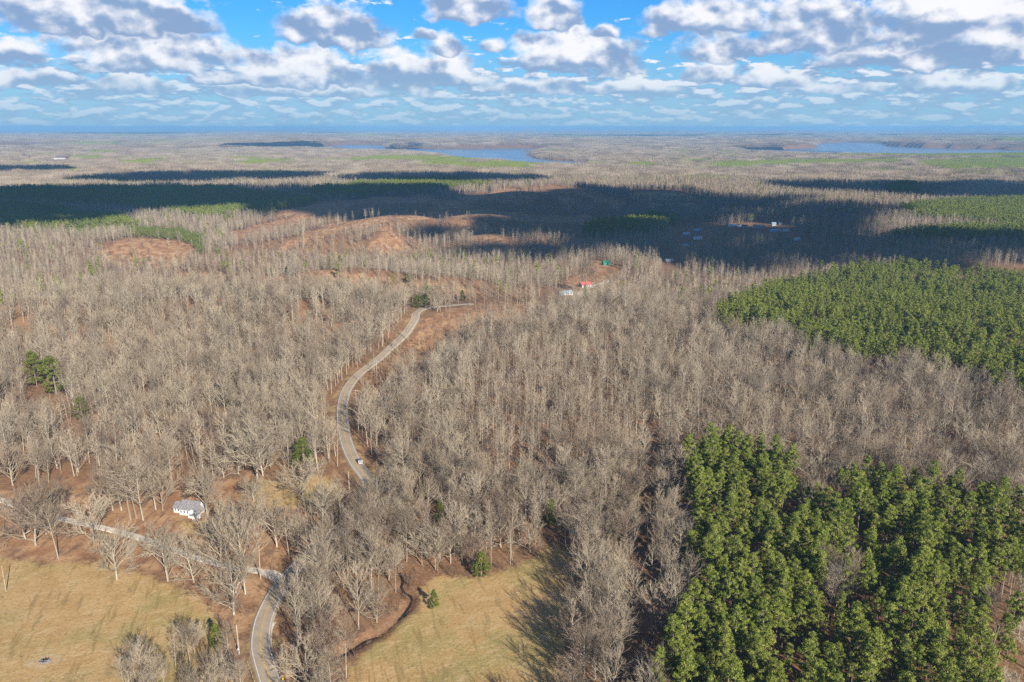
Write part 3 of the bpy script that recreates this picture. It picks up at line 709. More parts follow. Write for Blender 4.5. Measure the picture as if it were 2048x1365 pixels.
# ---------------------------------------------------------------- roadside things
def utility_pole(p, h, mat, label, lean=0.0, arm=False, meter=False):
    X, Y = at(*p); e = empty('utility_pole', (X, Y, tz(X, Y))); tag(e, label, 'pole')
    b = MB(); b.tube([(0, 0, -.5), (0, 0, h * .5), (0, 0, h)], [.17, .14, .11], 8, 0, True); link('post', b.mesh('post', MAT[mat]), e)
    if arm:
        b = MB(); b.box(-1.2, 1.2, -.16, -.04, h - .7, h - .55); c = link('crossarm', b.mesh('crossarm', MAT[mat]), e)
        for x in (-1.05, 0, 1.05): q = MB(); q.tube([(x, -.1, h - .55), (x, -.1, h - .32)], [.05, .03], 6, 0, True); link('insulator', q.mesh('insulator', MAT['frame']), c)
    else:
        b = MB(); b.tube([(0, -.12, h - .15), (0, -.12, h + .12)], [.05, .03], 6, 0, True); link('insulator', b.mesh('insulator', MAT['frame']), e)
    if meter: b = MB(); b.box(-.22, .22, -.36, -.17, 1.35, 1.95); link('meter_box', b.mesh('meter_box', MAT['white_wall']), e)
def guard_rail(pts, label):
    P = smooth_line([at(*p) for p in pts], 1.9); zc = terrain(P[:, 0], P[:, 1])
    e = empty('guard_rail', (P[0, 0], P[0, 1], zc[0])); tag(e, label, 'guard rail')
    L = [(x - P[0, 0], y - P[0, 1], z - zc[0]) for (x, y), z in zip(P, zc)]
    b = MB()
    for k in range(len(L) - 1):
        a, c = np.array(L[k]), np.array(L[k + 1]); d = unit(c - a); n = np.array([d[1], -d[0], 0])
        prof = ((.0, .42), (.07, .50), (.0, .58), (.07, .66), (.0, .74))
        for (o0, z0), (o1, z1) in zip(prof, prof[1:]):
            for s_, dz_ in ((0, 0), (.02, 0)):
                q = [a + n * (o0 + s_) + [0, 0, z0 + .25], c + n * (o0 + s_) + [0, 0, z0 + .25], c + n * (o1 + s_) + [0, 0, z1 + .25], a + n * (o1 + s_) + [0, 0, z1 + .25]]
                b.face(q if s_ else q[::-1])
    link('rail', b.mesh('rail', MAT['metal']), e)
    pb = MB(); pb.box(-.09, .09, -.09, .09, -.5, .98); pm = pb.mesh('post', MAT['wood_pole'])
    for p in L: link('post', pm, e, (p[0] + .12, p[1], p[2]))
def build_vehicle():
    """Car seen from behind on the right-hand lane."""
    X, Y = at(716, 931); k = int(np.argmin(np.hypot(ROAD[:, 0] - X, ROAD[:, 1] - Y))); d = unit(np.append(ROAD[k + 1] - ROAD[k - 1], 0)); n = np.array([d[1], -d[0]])
    X, Y = ROAD[k] + n * 1.45; e = empty('car', (X, Y, tz(X, Y) + ROADZ + .01), math.atan2(d[1], d[0])); tag(e, 'silver car driving away on the winding road', 'car')
    # side profile along x (front at +x), lofted across with tumblehome
    prof = [(-2.3, .45), (-2.32, .95), (-2.22, 1.12), (-1.95, 1.72), (-1.5, 1.80), (.2, 1.78), (.95, 1.18), (1.9, 1.02), (2.28, .82), (2.32, .45)]
    w = [.90, .93, .92, .72, .70, .70, .88, .90, .86, .84]
    b = MB(); n_ = len(prof)
    for s_ in (-1, 1):
        for (x, z), ww in zip(prof, w): b.v.append((x, s_ * ww, z))
    for i in range(n_ - 1): b.f.append((i, i + 1, n_ + i + 1, n_ + i)); b.mi.append(0)
    b.f.append(tuple(range(n_ - 1, -1, -1))); b.f.append(tuple(range(n_, 2 * n_))); b.mi += [0, 0]; b.f.append((0, n_, 2 * n_ - 1, n_ - 1)); b.mi.append(0)
    bo = link('body', b.mesh('body', MAT['car_paint']), e)
    g = MB(); g.face([(-2.215, -.78, 1.17), (-2.215, .78, 1.17), (-1.99, .68, 1.66), (-1.99, -.68, 1.66)][::-1]); link('rear_window', g.mesh('rear_window', MAT['car_glass']), e)
    g = MB(); g.face([(.30, -.66, 1.71), (.30, .66, 1.71), (.93, .80, 1.215), (.93, -.80, 1.215)][::-1]); link('windscreen', g.mesh('windscreen', MAT['car_glass']), e)
    for s_ in (-1, 1):
        for x0, x1 in ((-1.75, -.75), (-.68, .62)):
            g = MB(); q = [(x0, s_ * .918, 1.18), (x1, s_ * .912, 1.18), (min(x1, .30), s_ * .745, 1.68), (x0 + .05, s_ * .745, 1.68)]; g.face(q if s_ < 0 else q[::-1]); link('side_window', g.mesh('side_window', MAT['car_glass']), e)
        for x in (-1.45, 1.45):
            t = MB(); t.tube([(x, s_ * .70, .35), (x, s_ * .94, .35)], [.35, .35], 14, 0, True); wo = link('wheel', t.mesh('wheel', MAT['tyre']), e)
            t = MB(); t.tube([(x, s_ * .93, .35), (x, s_ * .955, .35)], [.2, .19], 10, 0, True); link('rim', t.mesh('rim', MAT['rim']), wo)
        t = MB(); t.box(-2.36, -2.31, s_ * .74 - .14, s_ * .74 + .14, .85, 1.08); link('tail_lamp', t.mesh('tail_lamp', MAT['tail']), e)
        t = MB(); t.box(2.28, 2.34, s_ * .62 - .16, s_ * .62 + .16, .66, .80); link('headlight', t.mesh('headlight', MAT['frame']), e)
    t = MB(); t.box(-2.42, -2.33, -.86, .86, .42, .62); link('bumper', t.mesh('bumper', MAT['frame']), e)
def build_small():
    utility_pole((12.8, 1185), 8.6, 'wood_pole', 'brown wooden pole alone in the field at the left picture edge')
    utility_pole((478.5, 1308), 9.2, 'grey_pole', 'pale wooden pole with a white meter box left of the paved road', meter=True)
    utility_pole((699, 985), 8.8, 'grey_pole', 'pale wooden pole on the grass verge below the car')
    utility_pole((713, 812), 9.0, 'grey_pole', 'pale pole with crossarm right of the upper road bend', arm=True)
    utility_pole((754, 752), 9.0, 'grey_pole', 'pale pole at the scrub edge right of the road above the bend', arm=True)
    guard_rail([(549.5, 1317), (553, 1330), (558, 1346), (565, 1370)], 'steel guard rail along the right side of the road at the bottom')
    guard_rail([(494.5, 1329), (499, 1342), (505, 1358), (511, 1378)], 'steel guard rail along the left side of the road at the bottom')
    X, Y = at(566, 1362); e = empty('marker_sign', (X, Y, tz(X, Y))); tag(e, 'small yellow marker sign at the end of the right guard rail', 'sign')
    b = MB(); b.tube([(0, 0, -.3), (0, 0, 1.5)], [.04, .04], 6); link('post', b.mesh('post', MAT['metal']), e); b = MB(); b.box(-.2, .2, -.06, -.042, .9, 1.7); link('plate', b.mesh('plate', MAT['yellow_sign']), e)
    # burnt brush pile in its bare patch
    X, Y = at(91, 1324); e = empty('burn_pile', (X, Y, tz(X, Y))); tag(e, 'small charred burn pile in the bare patch of the left field', 'burn pile')
    rng = np.random.default_rng(5); b = MB()
    for i in range(26):
        a = i * .24; r = 1.0 + .25 * rng.random(); b.v.append((r * 1.5 * math.cos(a), r * math.sin(a), .02))
    b.v.append((0, 0, .3))
    for i in range(26): b.f.append((i, (i + 1) % 26, 26)); b.mi.append(0)
    link('ash_heap', b.mesh('ash_heap', MAT['ash']), e)
    for i in range(9):
        a = rng.uniform(0, 6.28); q = MB(); c = rng.uniform(-.6, .6, 2); L = rng.uniform(.5, 1.1); q.tube([(c[0] - L * math.cos(a), c[1] - L * math.sin(a), .16), (c[0] + L * math.cos(a), c[1] + L * math.sin(a), rng.uniform(.25, .6))], [.11, .07], 6, 0, True); link('log', q.mesh('log', MAT['char']), e)
    # smokestacks of the power plant on the horizon
    for px, hgt, lab in ((1050.5, 175, 'tallest thin smokestack on the horizon, leftmost'), (1052.7, 95, 'short smokestack just right of the tallest on the horizon'), (1061, 90, 'smokestack on the horizon, left of the right-hand pair'), (1064, 90, 'rightmost smokestack on the horizon')):
        X, Y, _ = at_dist(px, 258, 6800.0); hgt = hgt * .16 + 124 - tz(X, Y); e = empty('smokestack', (X, Y, tz(X, Y) - 1)); tag(e, lab, 'smokestack')
        b = MB(); b.tube([(0, 0, 0), (0, 0, hgt * .6), (0, 0, hgt)], [1.9, 1.6, 1.4], 12, 0, True); link('shaft', b.mesh('shaft', MAT['concrete']), e)
        b = MB(); b.tube([(0, 0, hgt - 4), (0, 0, hgt + 1)], [1.7, 1.7], 12, 0, True); link('rim', b.mesh('rim', MAT['grey_roof']), e)
build_vehicle()
build_small()

# ---------------------------------------------------------------- air and clouds
def build_haze():
    m, t, o = new_mat('haze'); v = t.nodes.new('ShaderNodeVolumePrincipled')
    v.inputs['Color'].default_value = (*HAZE_COL, 1); v.inputs['Density'].default_value = HAZE_DENS; v.inputs['Anisotropy'].default_value = 0.0
    t.links.new(v.outputs[0], o.inputs['Volume'])
    b = MB(); b.box(-80000, 80000, -80000, 80000, -150, 166); tag(link('haze', b.mesh('haze', m)), None, None, None, 'stuff')
HAZE_COL = (.27, .58, .90); HAZE_DENS = 7.6e-5
build_haze()
SHADE_PX = [  # where the cloud shadows lie: centre pixel, width in pixels, depth in metres
 (930,402,600,420),(660,388,420,380),(230,390,600,460),(60,430,300,220),(400,352,400,330),(1180,396,420,540),(1330,460,420,330),(1500,414,340,420),(1450,492,300,170),
 (1700,480,420,190),(1960,478,260,150),(1800,375,420,420),(2000,370,200,400),(860,356,340,300),(20,335,200,260),(1010,478,240,80),(860,452,170,60),(1090,445,300,190),(560,408,160,160)]
SHADE_FAR = [(560,291,190,1000),(800,292,60,900),(1300,273,480,1500),(1540,296,160,700),(560,267,500,3500),(1450,264,900,5000),(200,270,420,2500),(1900,272,240,2200)]
SHADE_CLOUDS = []
for px_, py_, wp, dm in SHADE_PX:
    X, Y = at(px_, py_); SHADE_CLOUDS.append((X, Y, wp * Y / 1600, dm, 150.0, CLOUD_BASE))
for px_, py_, wp, dm in SHADE_FAR:
    X, Y = at(px_, py_); SHADE_CLOUDS.append((X, Y, wp * Y / 1600, dm, 260.0, max(CLOUD_BASE, 140 + .30 * Y / 1.6)))
build_clouds()

# ---------------------------------------------------------------- trees
def turned(rng, d, ang):
    """d tilted by ang in a random direction."""
    p = unit(np.cross(d, rng.normal(size=3))); return unit(d * math.cos(ang) + p * math.sin(ang))
def limb(rng, p, d, L, seg, wob, up):
    pts = [p]
    for i in range(seg):
        d = unit(d + rng.normal(0, wob, 3) + np.array([0, 0, up])); p = p + d * L / seg; pts.append(p)
    return np.array(pts), d
def along(pts, t):
    k = t * (len(pts) - 1); i = min(int(k), len(pts) - 2); return pts[i] + (pts[i + 1] - pts[i]) * (k - i), unit(pts[i + 1] - pts[i])
def oak(seed, h=16.0, n=(13, 7, 6, 5), trunk_t=.16, spread=.85, r0=.28, tw=.03):
    """Open-grown bare tree: short trunk, wide fan of limbs."""
    rng = np.random.default_rng(seed); tr, cr = MB(), MB()
    tp, d = limb(rng, np.array([0, 0, -.6]), np.array([0, 0, 1.]), h * .62, 6, .05, .05)
    tr.tube(tp, np.linspace(r0, r0 * .35, 7), 6)
    for i in range(n[0]):
        t = trunk_t + (1 - trunk_t) * (i + rng.uniform(0, .8)) / n[0]
        q, dd = along(tp, t); az = i * 2.4 + rng.uniform(-.4, .4); el = rng.uniform(.45, .75) + .5 * t * (1.4 - spread)
        dd = np.array([math.cos(az) * math.cos(el), math.sin(az) * math.cos(el), math.sin(el)])
        L1 = h * rng.uniform(.42, .56) * (1.05 - .35 * t) * (spread + .15)
        p1, d1 = limb(rng, q, dd, L1, 5, .11, .075); tr.tube(p1, np.linspace(r0 * .40, r0 * .12, 6), 4)
        for j in range(n[1]):
            t2 = .28 + .72 * (j + rng.uniform(0, 1)) / n[1]; q2, d2 = along(p1, min(t2, 1)); L2 = L1 * rng.uniform(.34, .52)
            p2, _ = limb(rng, q2, turned(rng, d2, rng.uniform(.4, .8)), L2, 3, .12, .08); cr.tube(p2, np.linspace(r0 * .17, .035, 4), 3)
            for k in range(n[2]):
                t3 = .15 + .85 * (k + rng.uniform(0, 1)) / n[2]; q3, d3 = along(p2, min(t3, 1)); L3 = L2 * rng.uniform(.35, .6)
                p3, _ = limb(rng, q3, turned(rng, d3, rng.uniform(.35, .8)), L3, 2, .13, .08); cr.tube(p3, [.036, .028, .018], 3)
                for m_ in range(n[3]):
                    q4, d4 = along(p3, rng.uniform(.1, 1)); p4, _ = limb(rng, q4, turned(rng, d4, rng.uniform(.3, .75)), L3 * rng.uniform(.45, .8), 1, .1, .1); cr.tube(p4, [tw, 0], 3)
    return tr, cr
def forest_tree(seed, h=19.0, r0=.22, base=.38, wide=.235, n=(28, 6, 6), tw=.027, lim=.075):
    """Tall bare forest tree: straight stem, ascending branches high up."""
    rng = np.random.default_rng(seed); tr, cr = MB(), MB()
    tp, d = limb(rng, np.array([0, 0, -.6]), unit(np.array([rng.normal(0, .03), rng.normal(0, .03), 1.])), h, 7, .028, .03)
    tr.tube(tp, np.linspace(r0, .035, 8), 5)
    for i in range(n[0]):
        u = (i + rng.uniform(0, .9)) / n[0]; t = base + (1 - base) * u * .97
        q, dd = along(tp, t); az = i * 2.4 + rng.uniform(-.5, .5); el = rng.uniform(.5, .85) + .35 * u
        dd = np.array([math.cos(az) * math.cos(el), math.sin(az) * math.cos(el), math.sin(el)])
        L1 = h * wide * rng.uniform(.75, 1.25) * (.55 + 1.6 * u * (1 - u) + .35 * (1 - u)); 
        if rng.random() < .12: L1 *= 1.5
        p1, _ = limb(rng, q, dd, L1, 3, .12, .10); (tr if u < .4 else cr).tube(p1, np.linspace(lim * (1.15 - .6 * u), .03, 4), 3)
        for j in range(n[1]):
            q2, d2 = along(p1, min(1, .22 + .78 * (j + rng.uniform(0, 1)) / n[1])); L2 = L1 * rng.uniform(.3, .55)
            p2, _ = limb(rng, q2, turned(rng, d2, rng.uniform(.3, .7)), L2, 2, .12, .10); cr.tube(p2, [.036, .028, .02], 3)
            for k in range(n[2]):
                q3, d3 = along(p2, rng.uniform(.1, 1)); p3, _ = limb(rng, q3, turned(rng, d3, rng.uniform(.3, .7)), L2 * rng.uniform(.4, .75), 1, .1, .1); cr.tube(p3, [tw, 0], 3)
    return tr, cr
def shrub(seed, h=2.6, stems=9, tw=.022):
    rng = np.random.default_rng(seed); b = MB()
    for i in range(stems):
        d = turned(rng, np.array([0, 0, 1.]), rng.uniform(.05, .75)); p, _ = limb(rng, np.array([*rng.normal(0, .25, 2), -.2]), d, h * rng.uniform(.6, 1.1), 3, .12, .08)
        b.tube(p, [.035, .03, .024, .012], 3)
        for j in range(7):
            q, dd = along(p, rng.uniform(.25, 1)); p2, _ = limb(rng, q, turned(rng, dd, rng.uniform(.3, .8)), h * rng.uniform(.2, .42), 1, .1, .08); b.tube(p2, [tw, 0], 3)
    return b
def tufts(rng, C, rho, m, size, flat=.75, upb=.35):
    """Needle sprays: small faces spread round clump centres C, turned outwards."""
    n = len(C) * m; c = np.repeat(C, m, 0); r = np.repeat(rho, m)
    d = rng.normal(size=(n, 3)); d[:, 2] += upb; d /= np.linalg.norm(d, axis=1)[:, None]
    p = c + d * (r * rng.uniform(.45, 1.05, n))[:, None] * np.array([1, 1, flat])
    nn = d + rng.normal(0, .45, (n, 3)); nn /= np.linalg.norm(nn, axis=1)[:, None]
    u = np.cross(nn, rng.normal(size=(n, 3))); u /= np.linalg.norm(u, axis=1)[:, None]; w = np.cross(nn, u)
    a = (size * rng.uniform(.6, 1.25, n))[:, None]; bq = a * rng.uniform(.18, .42, n)[:, None]
    return np.stack([p - u * a * .5, p - w * bq * .5, p + u * a * .5, p + w * bq * .5], 1)
def pine(seed, h=22.0, cb=.55, wid=2.7, nb=24, m=62, size=.62, clump=.85, trunk_r=.19, dead=8):
    """Plantation pine: long bare stem, tufted crown on top."""
    rng = np.random.default_rng(seed); tr, cr = MB(), MB()
    tp, _ = limb(rng, np.array([0, 0, -.6]), np.array([0, 0, 1.]), h, 6, .018, .03); tr.tube(tp, np.linspace(trunk_r, .04, 7), 5)
    for i in range(dead):
        q, _ = along(tp, rng.uniform(.3, cb)); az = rng.uniform(0, 6.28); p, _ = limb(rng, q, np.array([math.cos(az), math.sin(az), .15]), rng.uniform(.6, 1.6), 1, .1, 0); tr.tube(p, [.03, 0], 3)
    C, R = [], []
    for i in range(nb):
        u = (i + rng.uniform(0, .9)) / nb; t = cb + (1 - cb) * u; q, _ = along(tp, t)
        az = i * 2.4 + rng.uniform(-.5, .5); L = wid * (min(1, .45 + 2.4 * u) if u < .25 else (1 - ((u - .25) / .80) ** 1.5)) * rng.uniform(.65, 1.2) + .25
        el = rng.uniform(-.05, .3) + .7 * u; p, _ = limb(rng, q, np.array([math.cos(az) * math.cos(el), math.sin(az) * math.cos(el), math.sin(el)]), L, 2, .1, .1)
        tr.tube(p, [.05, .035, .015], 3)
        C.append(p[-1]); R.append(clump * rng.uniform(.7, 1.2))
        if L > 1.5: C.append(p[1] + rng.normal(0, .35, 3)); R.append(clump * rng.uniform(.55, .95))
    C.append(tp[-1] + np.array([0, 0, -.25])); R.append(clump * .7)
    cr.quads(tufts(rng, np.array(C), np.array(R), m, size)); return tr, cr
def cedar(seed, h=8.0, wid=2.6, nc=80, m=44, size=.52):
    """Dense evergreen clothed to the ground."""
    rng = np.random.default_rng(seed); tr, cr = MB(), MB(); tr.tube([(0, 0, -.5), (0, 0, h * .5), (0, 0, h * .9)], [.16, .1, .03], 5)
    C, R = [], []
    for i in range(nc):
        u = rng.uniform(.04, 1) ** .8; rr = wid * (1 - u) ** .62 * (.75 + .3 * rng.random()) * (min(1, .55 + 2.2 * u)); az = i * 2.4
        C.append([rr * math.cos(az), rr * math.sin(az), .4 + u * (h - .6)]); R.append(h * .07 * rng.uniform(.8, 1.5))
    cr.quads(tufts(rng, np.array(C), np.array(R), m, size)); return tr, cr

def merged(name, tr, cr, mats):
    b = MB(); b.v = tr.v + cr.v; k = len(tr.v); b.f = tr.f + [tuple(i + k for i in f) for f in cr.f]; b.mi = [0] * len(tr.f) + [1] * len(cr.f)
    return b.mesh(name, mats)
PROTO = {}      # kind -> list of (trunk mesh, crown mesh, height)
COLL = {}
def proto_coll(name, meshes):
    c = bpy.data.collections.new(name)
    for i, me in enumerate(meshes): c.objects.link(bpy.data.objects.new('%s_%02d' % (name, i), me))
    COLL[name] = c
def simple_forest(seed, h, nb, rb, wide):
    """The same tree for the middle distance: stem and main branches only."""
    rng = np.random.default_rng(seed); tr, cr = MB(), MB()
    tp, _ = limb(rng, np.array([0, 0, -1.5]), np.array([0, 0, 1.]), h, 3, .03, .03); tr.tube(tp, [.17, .14, .10, .03], 3)
    for i in range(nb):
        u = rng.uniform(0, 1); q, _ = along(tp, .26 + .72 * u); az = i * 2.4; el = rng.uniform(.45, 1.05) + .2 * u
        d = np.array([math.cos(az) * math.cos(el), math.sin(az) * math.cos(el), math.sin(el)]); L = h * wide * (1.15 - .7 * u) * rng.uniform(.5, 1.2)
        p, _ = limb(rng, q + d * rng.uniform(0, .6) * L * (i > nb // 4), turned(rng, d, rng.uniform(0, .5)), L, 1, .1, .1); cr.tube(p, [rb, 0], 3)
    return tr, cr
def build_protos():
    B, T = MAT['bark'], MAT['twig']
    hi = [('oak', oak(1, 16)), ('oak', oak(2, 17.5, spread=.95)), ('oak', oak(3, 14.5, trunk_t=.12)), ('oak', oak(4, 17, spread=.7)),
          ('wood', forest_tree(11, 19)), ('wood', forest_tree(12, 21, wide=.20)), ('wood', forest_tree(13, 17.5, wide=.28)), ('wood', forest_tree(14, 20, base=.46)), ('wood', forest_tree(15, 18, base=.30, wide=.30)),
          ('pole', forest_tree(21, 17, .13, .28, .13, (24, 5, 4), .028, .05)), ('pole', forest_tree(22, 19, .14, .36, .12, (22, 5, 4), .028, .05)), ('pole', forest_tree(23, 15, .12, .22, .15, (22, 5, 4), .028, .05))]
    for kind in ('oak', 'wood', 'pole'):
        PROTO[kind] = [(t.mesh(kind + '_trunk', B), c.mesh(kind + '_crown', T)) for k, (t, c) in hi if k == kind]
    proto_coll('bare_near', [merged('bare_near', t, c, [B, T]) for k, (t, c) in hi])           # 0-3 oak, 4-8 wood, 9-11 pole
    mid = [oak(31, 16, (9, 6, 5, 3), tw=.042), oak(32, 17, (9, 6, 5, 3), spread=.75, tw=.042), forest_tree(33, 19, .25, .38, .24, (20, 5, 4), .038, .085), forest_tree(34, 21, .25, .42, .21, (20, 5, 4), .038, .085),
           forest_tree(35, 18, .25, .33, .28, (20, 5, 4), .038, .085), forest_tree(36, 18, .17, .4, .14, (18, 4, 3), .036, .06), forest_tree(37, 16, .16, .35, .16, (18, 4, 3), .036, .06)]
    proto_coll('bare_mid', [merged('bare_mid', t, c, [B, T]) for t, c in mid])                  # 0-1 oak, 2-4 wood, 5-6 pole
    lo = [simple_forest(41 + i, h, 95, .072, w) for i, (h, w) in enumerate(((19, .25), (20, .21), (17, .30), (18, .24), (16, .17)))]
    proto_coll('bare_far', [merged('bare_far', t, c, [B, T]) for t, c in lo])
    PB, NE = MAT['pine_bark'], MAT['needles']
    ph = [pine(51, 22), pine(52, 23.5, .6), pine(53, 20.5, .5, 3.0), pine(54, 22, .56, 2.3, 24), pine(55, 21, .46, 2.8, 26), pine(56, 19, .40, 2.4, 24)]
    PROTO['pine'] = [(t.mesh('pine_trunk', PB), c.mesh('pine_crown', NE)) for t, c in ph]
    proto_coll('pine_near', [merged('pine_near', t, c, [PB, NE]) for t, c in ph])
    pm = [pine(61, 22, .55, 2.8, 18, 26, .95, .95, dead=3), pine(62, 20.5, .5, 3.0, 18, 26, .95, .95, dead=3), pine(63, 23, .58, 2.6, 18, 26, .95, .9, dead=3)]
    proto_coll('pine_mid', [merged('pine_mid', t, c, [PB, NE]) for t, c in pm])
    pl = [pine(66, 19, .35, 2.8, 11, 10, 2.1, 1.1, dead=0), pine(67, 18, .35, 2.6, 11, 10, 2.1, 1.1, dead=0)] 
    proto_coll('pine_far', [merged('pine_far', t, c, [PB, NE]) for t, c in pl])
    yg = [pine(68, 9, .12, 2.2, 11, 10, 1.6, .9, .1, 0), pine(69, 8, .12, 2.2, 11, 10, 1.6, .9, .1, 0)]
    proto_coll('pine_young', [merged('pine_young', t, c, [PB, MAT['young']]) for t, c in yg])
    ce = [cedar(71, 8), cedar(72, 7, 2.9), cedar(73, 10.5, 3.4, 90)]
    PROTO['cedar'] = [(t.mesh('cedar_trunk', PB), c.mesh('cedar_crown', MAT['cedar'])) for t, c in ce]
    fp = [pine(76, 13, .18, 3.4, 34, 60, .7, .9, .2, 0), pine(77, 12, .15, 3.8, 38, 60, .7, .9, .22, 0)]
    PROTO['fullpine'] = [(t.mesh('full_pine_trunk', PB), c.mesh('full_pine_crown', MAT['cedar'])) for t, c in fp]
    proto_coll('shrubs', [shrub(81 + i, 2.6 + .5 * i).mesh('shrub', MAT['shrub']) for i in range(3)] + [shrub(91 + i, 1.5, 12, .03).mesh('dry_weed', MAT['reed']) for i in range(2)])
    # patches of wood for the far distance
    def patch(name, seed, sizem, cell, kind, mats):
        rng = np.random.default_rng(seed); b = MB()
        n = int(sizem / cell)
        for i in range(n):
            for j in range(n):
                x, y = (np.array([i, j]) + rng.uniform(0, 1, 2)) * cell - sizem / 2
                if kind == 'bare':
                    h = rng.uniform(14, 20) * min(1.25, cell / 6.0) ** .3; w = cell * rng.uniform(.38, .62)
                    b.tube([(x, y, -6), (x + rng.normal(0, .5), y, h * .8)], [.22, 0], 3, 0)
                    for k in range(9):
                        az = rng.uniform(0, 6.28); z0 = h * rng.uniform(.35, .75); rr = w * rng.uniform(.5, 1.2)
                        b.tube([(x, y, z0), (x + rr * math.cos(az), y + rr * math.sin(az), min(h, z0 + h * rng.uniform(.18, .4)))], [.13 * cell / 6, 0], 3, 1)
                else:
                    h = rng.uniform(12, 16); w = cell * .55; b.tube([(x, y, -6), (x, y, h * .6)], [.3, .3], 3, 0)
                    b.tube([(x, y, h * .18), (x + rng.normal(0, .3), y, h * .62), (x, y, h)], [w * .8, w * .75, 0], 5, 1)
        return b.mesh(name, mats)
    proto_coll('bare_patch', [patch('bare_patch', 101 + i, 42, 6.0, 'bare', [B, T]) for i in range(4)])
    proto_coll('pine_patch', [patch('pine_patch', 111 + i, 42, 4.6, 'pine', [PB, NE]) for i in range(2)])
    proto_coll('bare_expanse', [patch('bare_expanse', 121 + i, 120, 11.0, 'bare', [B, T]) for i in range(3)])
    proto_coll('pine_expanse', [patch('pine_expanse', 131 + i, 120, 9.0, 'pine', [PB, NE]) for i in range(2)])
build_protos()

def tree_object(name, kind, var, loc, rz, sc, label, cat, group=None, tilt=(0, 0)):
    t, c = PROTO[kind][var % len(PROTO[kind])]
    e = bpy.data.objects.new(name, None); scene.collection.objects.link(e); e.empty_display_size = .5
    e.location = loc; e.rotation_euler = (tilt[0], tilt[1], rz); e.scale = sc if isinstance(sc, tuple) else (sc, sc, sc)
    for nm, me in (('trunk', t), ('crown', c)):
        o = bpy.data.objects.new(nm, me); scene.collection.objects.link(o); o.parent = e
    return tag(e, label, cat, group)

# the trees one can point at: (base pixel, kind, variant, height factor, width factor, label)
NAMED = [
 ((234,1161),'oak',0,1.0,.95,'spreading bare tree at the field edge, first right of the pale lane gap'),
 ((336,1163),'oak',3,1.10,.95,'bare vase-shaped tree between the gravel lane and the field, middle of the row'),
 ((389,1165),'oak',2,.98,.8,'smaller bare tree just right of the middle tree at the field edge'),
 ((468,1229),'oak',1,.92,.95,'low wide bare tree at the field corner nearest the paved road'),
 ((491,1188),'wood',4,1.12,1.1,'tall bare tree behind the field corner tree, left of the road'),
 ((521,1157),'wood',1,1.05,1.0,'slim bare tree beside the mouth of the gravel lane'),
 ((440,1178),'wood',2,1.0,1.2,'bare tree with crowded limbs below the gravel lane, left of the road bend'),
 ((72,1092),'oak',1,1.08,1.0,'broad bare tree below the gravel lane near the left picture edge, right of a cluster'),
 ((52,1080),'oak',2,1.05,.9,'bare tree leaning out left of the lane cluster at the far left'),
 ((93,1070),'oak',3,1.05,.9,'bare tree with dark trunk behind the leftmost lane cluster'),
 ((110,1052),'oak',0,.95,.9,'bare tree where the gravel lane first shows, beyond the left cluster'),
 ((117,1119),'wood',3,.72,.8,'short thin bare tree standing alone on brown soil left of the lane'),
 ((189,1088),'oak',0,.98,.95,'bare tree just above the gravel lane, left of the white house'),
 ((262,1042),'wood',0,.95,1.3,'leaning pale bare tree on red soil left of the white house'),
 ((274,1038),'wood',2,.95,1.1,'upright pale bare tree in the clump left of the white house'),
 ((287,1042),'wood',4,.97,1.1,'pale bare tree, rightmost trunk of the clump left of the white house'),
 ((226,1022),'oak',0,1.02,.95,'wide bare tree at the left end of the clump beyond the lane'),
 ((243,1022),'oak',3,1.0,.9,'bare tree in the middle of the clump beyond the lane'),
 ((326,1022),'oak',3,1.0,.9,'bare tree close behind the left end of the white house'),
 ((312,1020),'wood',0,.95,1.1,'narrow bare tree two steps left behind the white house'),
 ((416,1036),'oak',3,1.15,1.0,'big bare tree right beside the white house, overhanging its roof'),
 ((515,957),'oak',1,1.22,1.15,'great spreading bare tree alone at the back of the lawn'),
 ((526,953),'oak',0,1.0,.9,'bare tree growing against the great tree at the back of the lawn'),
 ((508,1004),'shrubtree',2,.62,.7,'small dark bare tree on the lawn below the great tree'),
 ((554,1095),'oak',3,1.0,.95,'bare rounded tree on the lawn just above the lane junction'),
 ((606,994),'oak',1,.75,1.05,'low wide bare tree on the lawn beside the round green tree'),
 ((455,1110),'oak',2,1.05,1.05,'bare tree with tangled crown above the gravel lane, right of the house'),
 ((480,1095),'oak',0,1.0,.95,'bare tree on the lawn between the house and the lane junction'),
 ((26,972),'oak',3,1.05,.95,'bare tree at the wood edge beside the left picture border'),
 ((1173,562),'oak',3,1.9,1.35,'large white-limbed bare tree beside the red roof')]
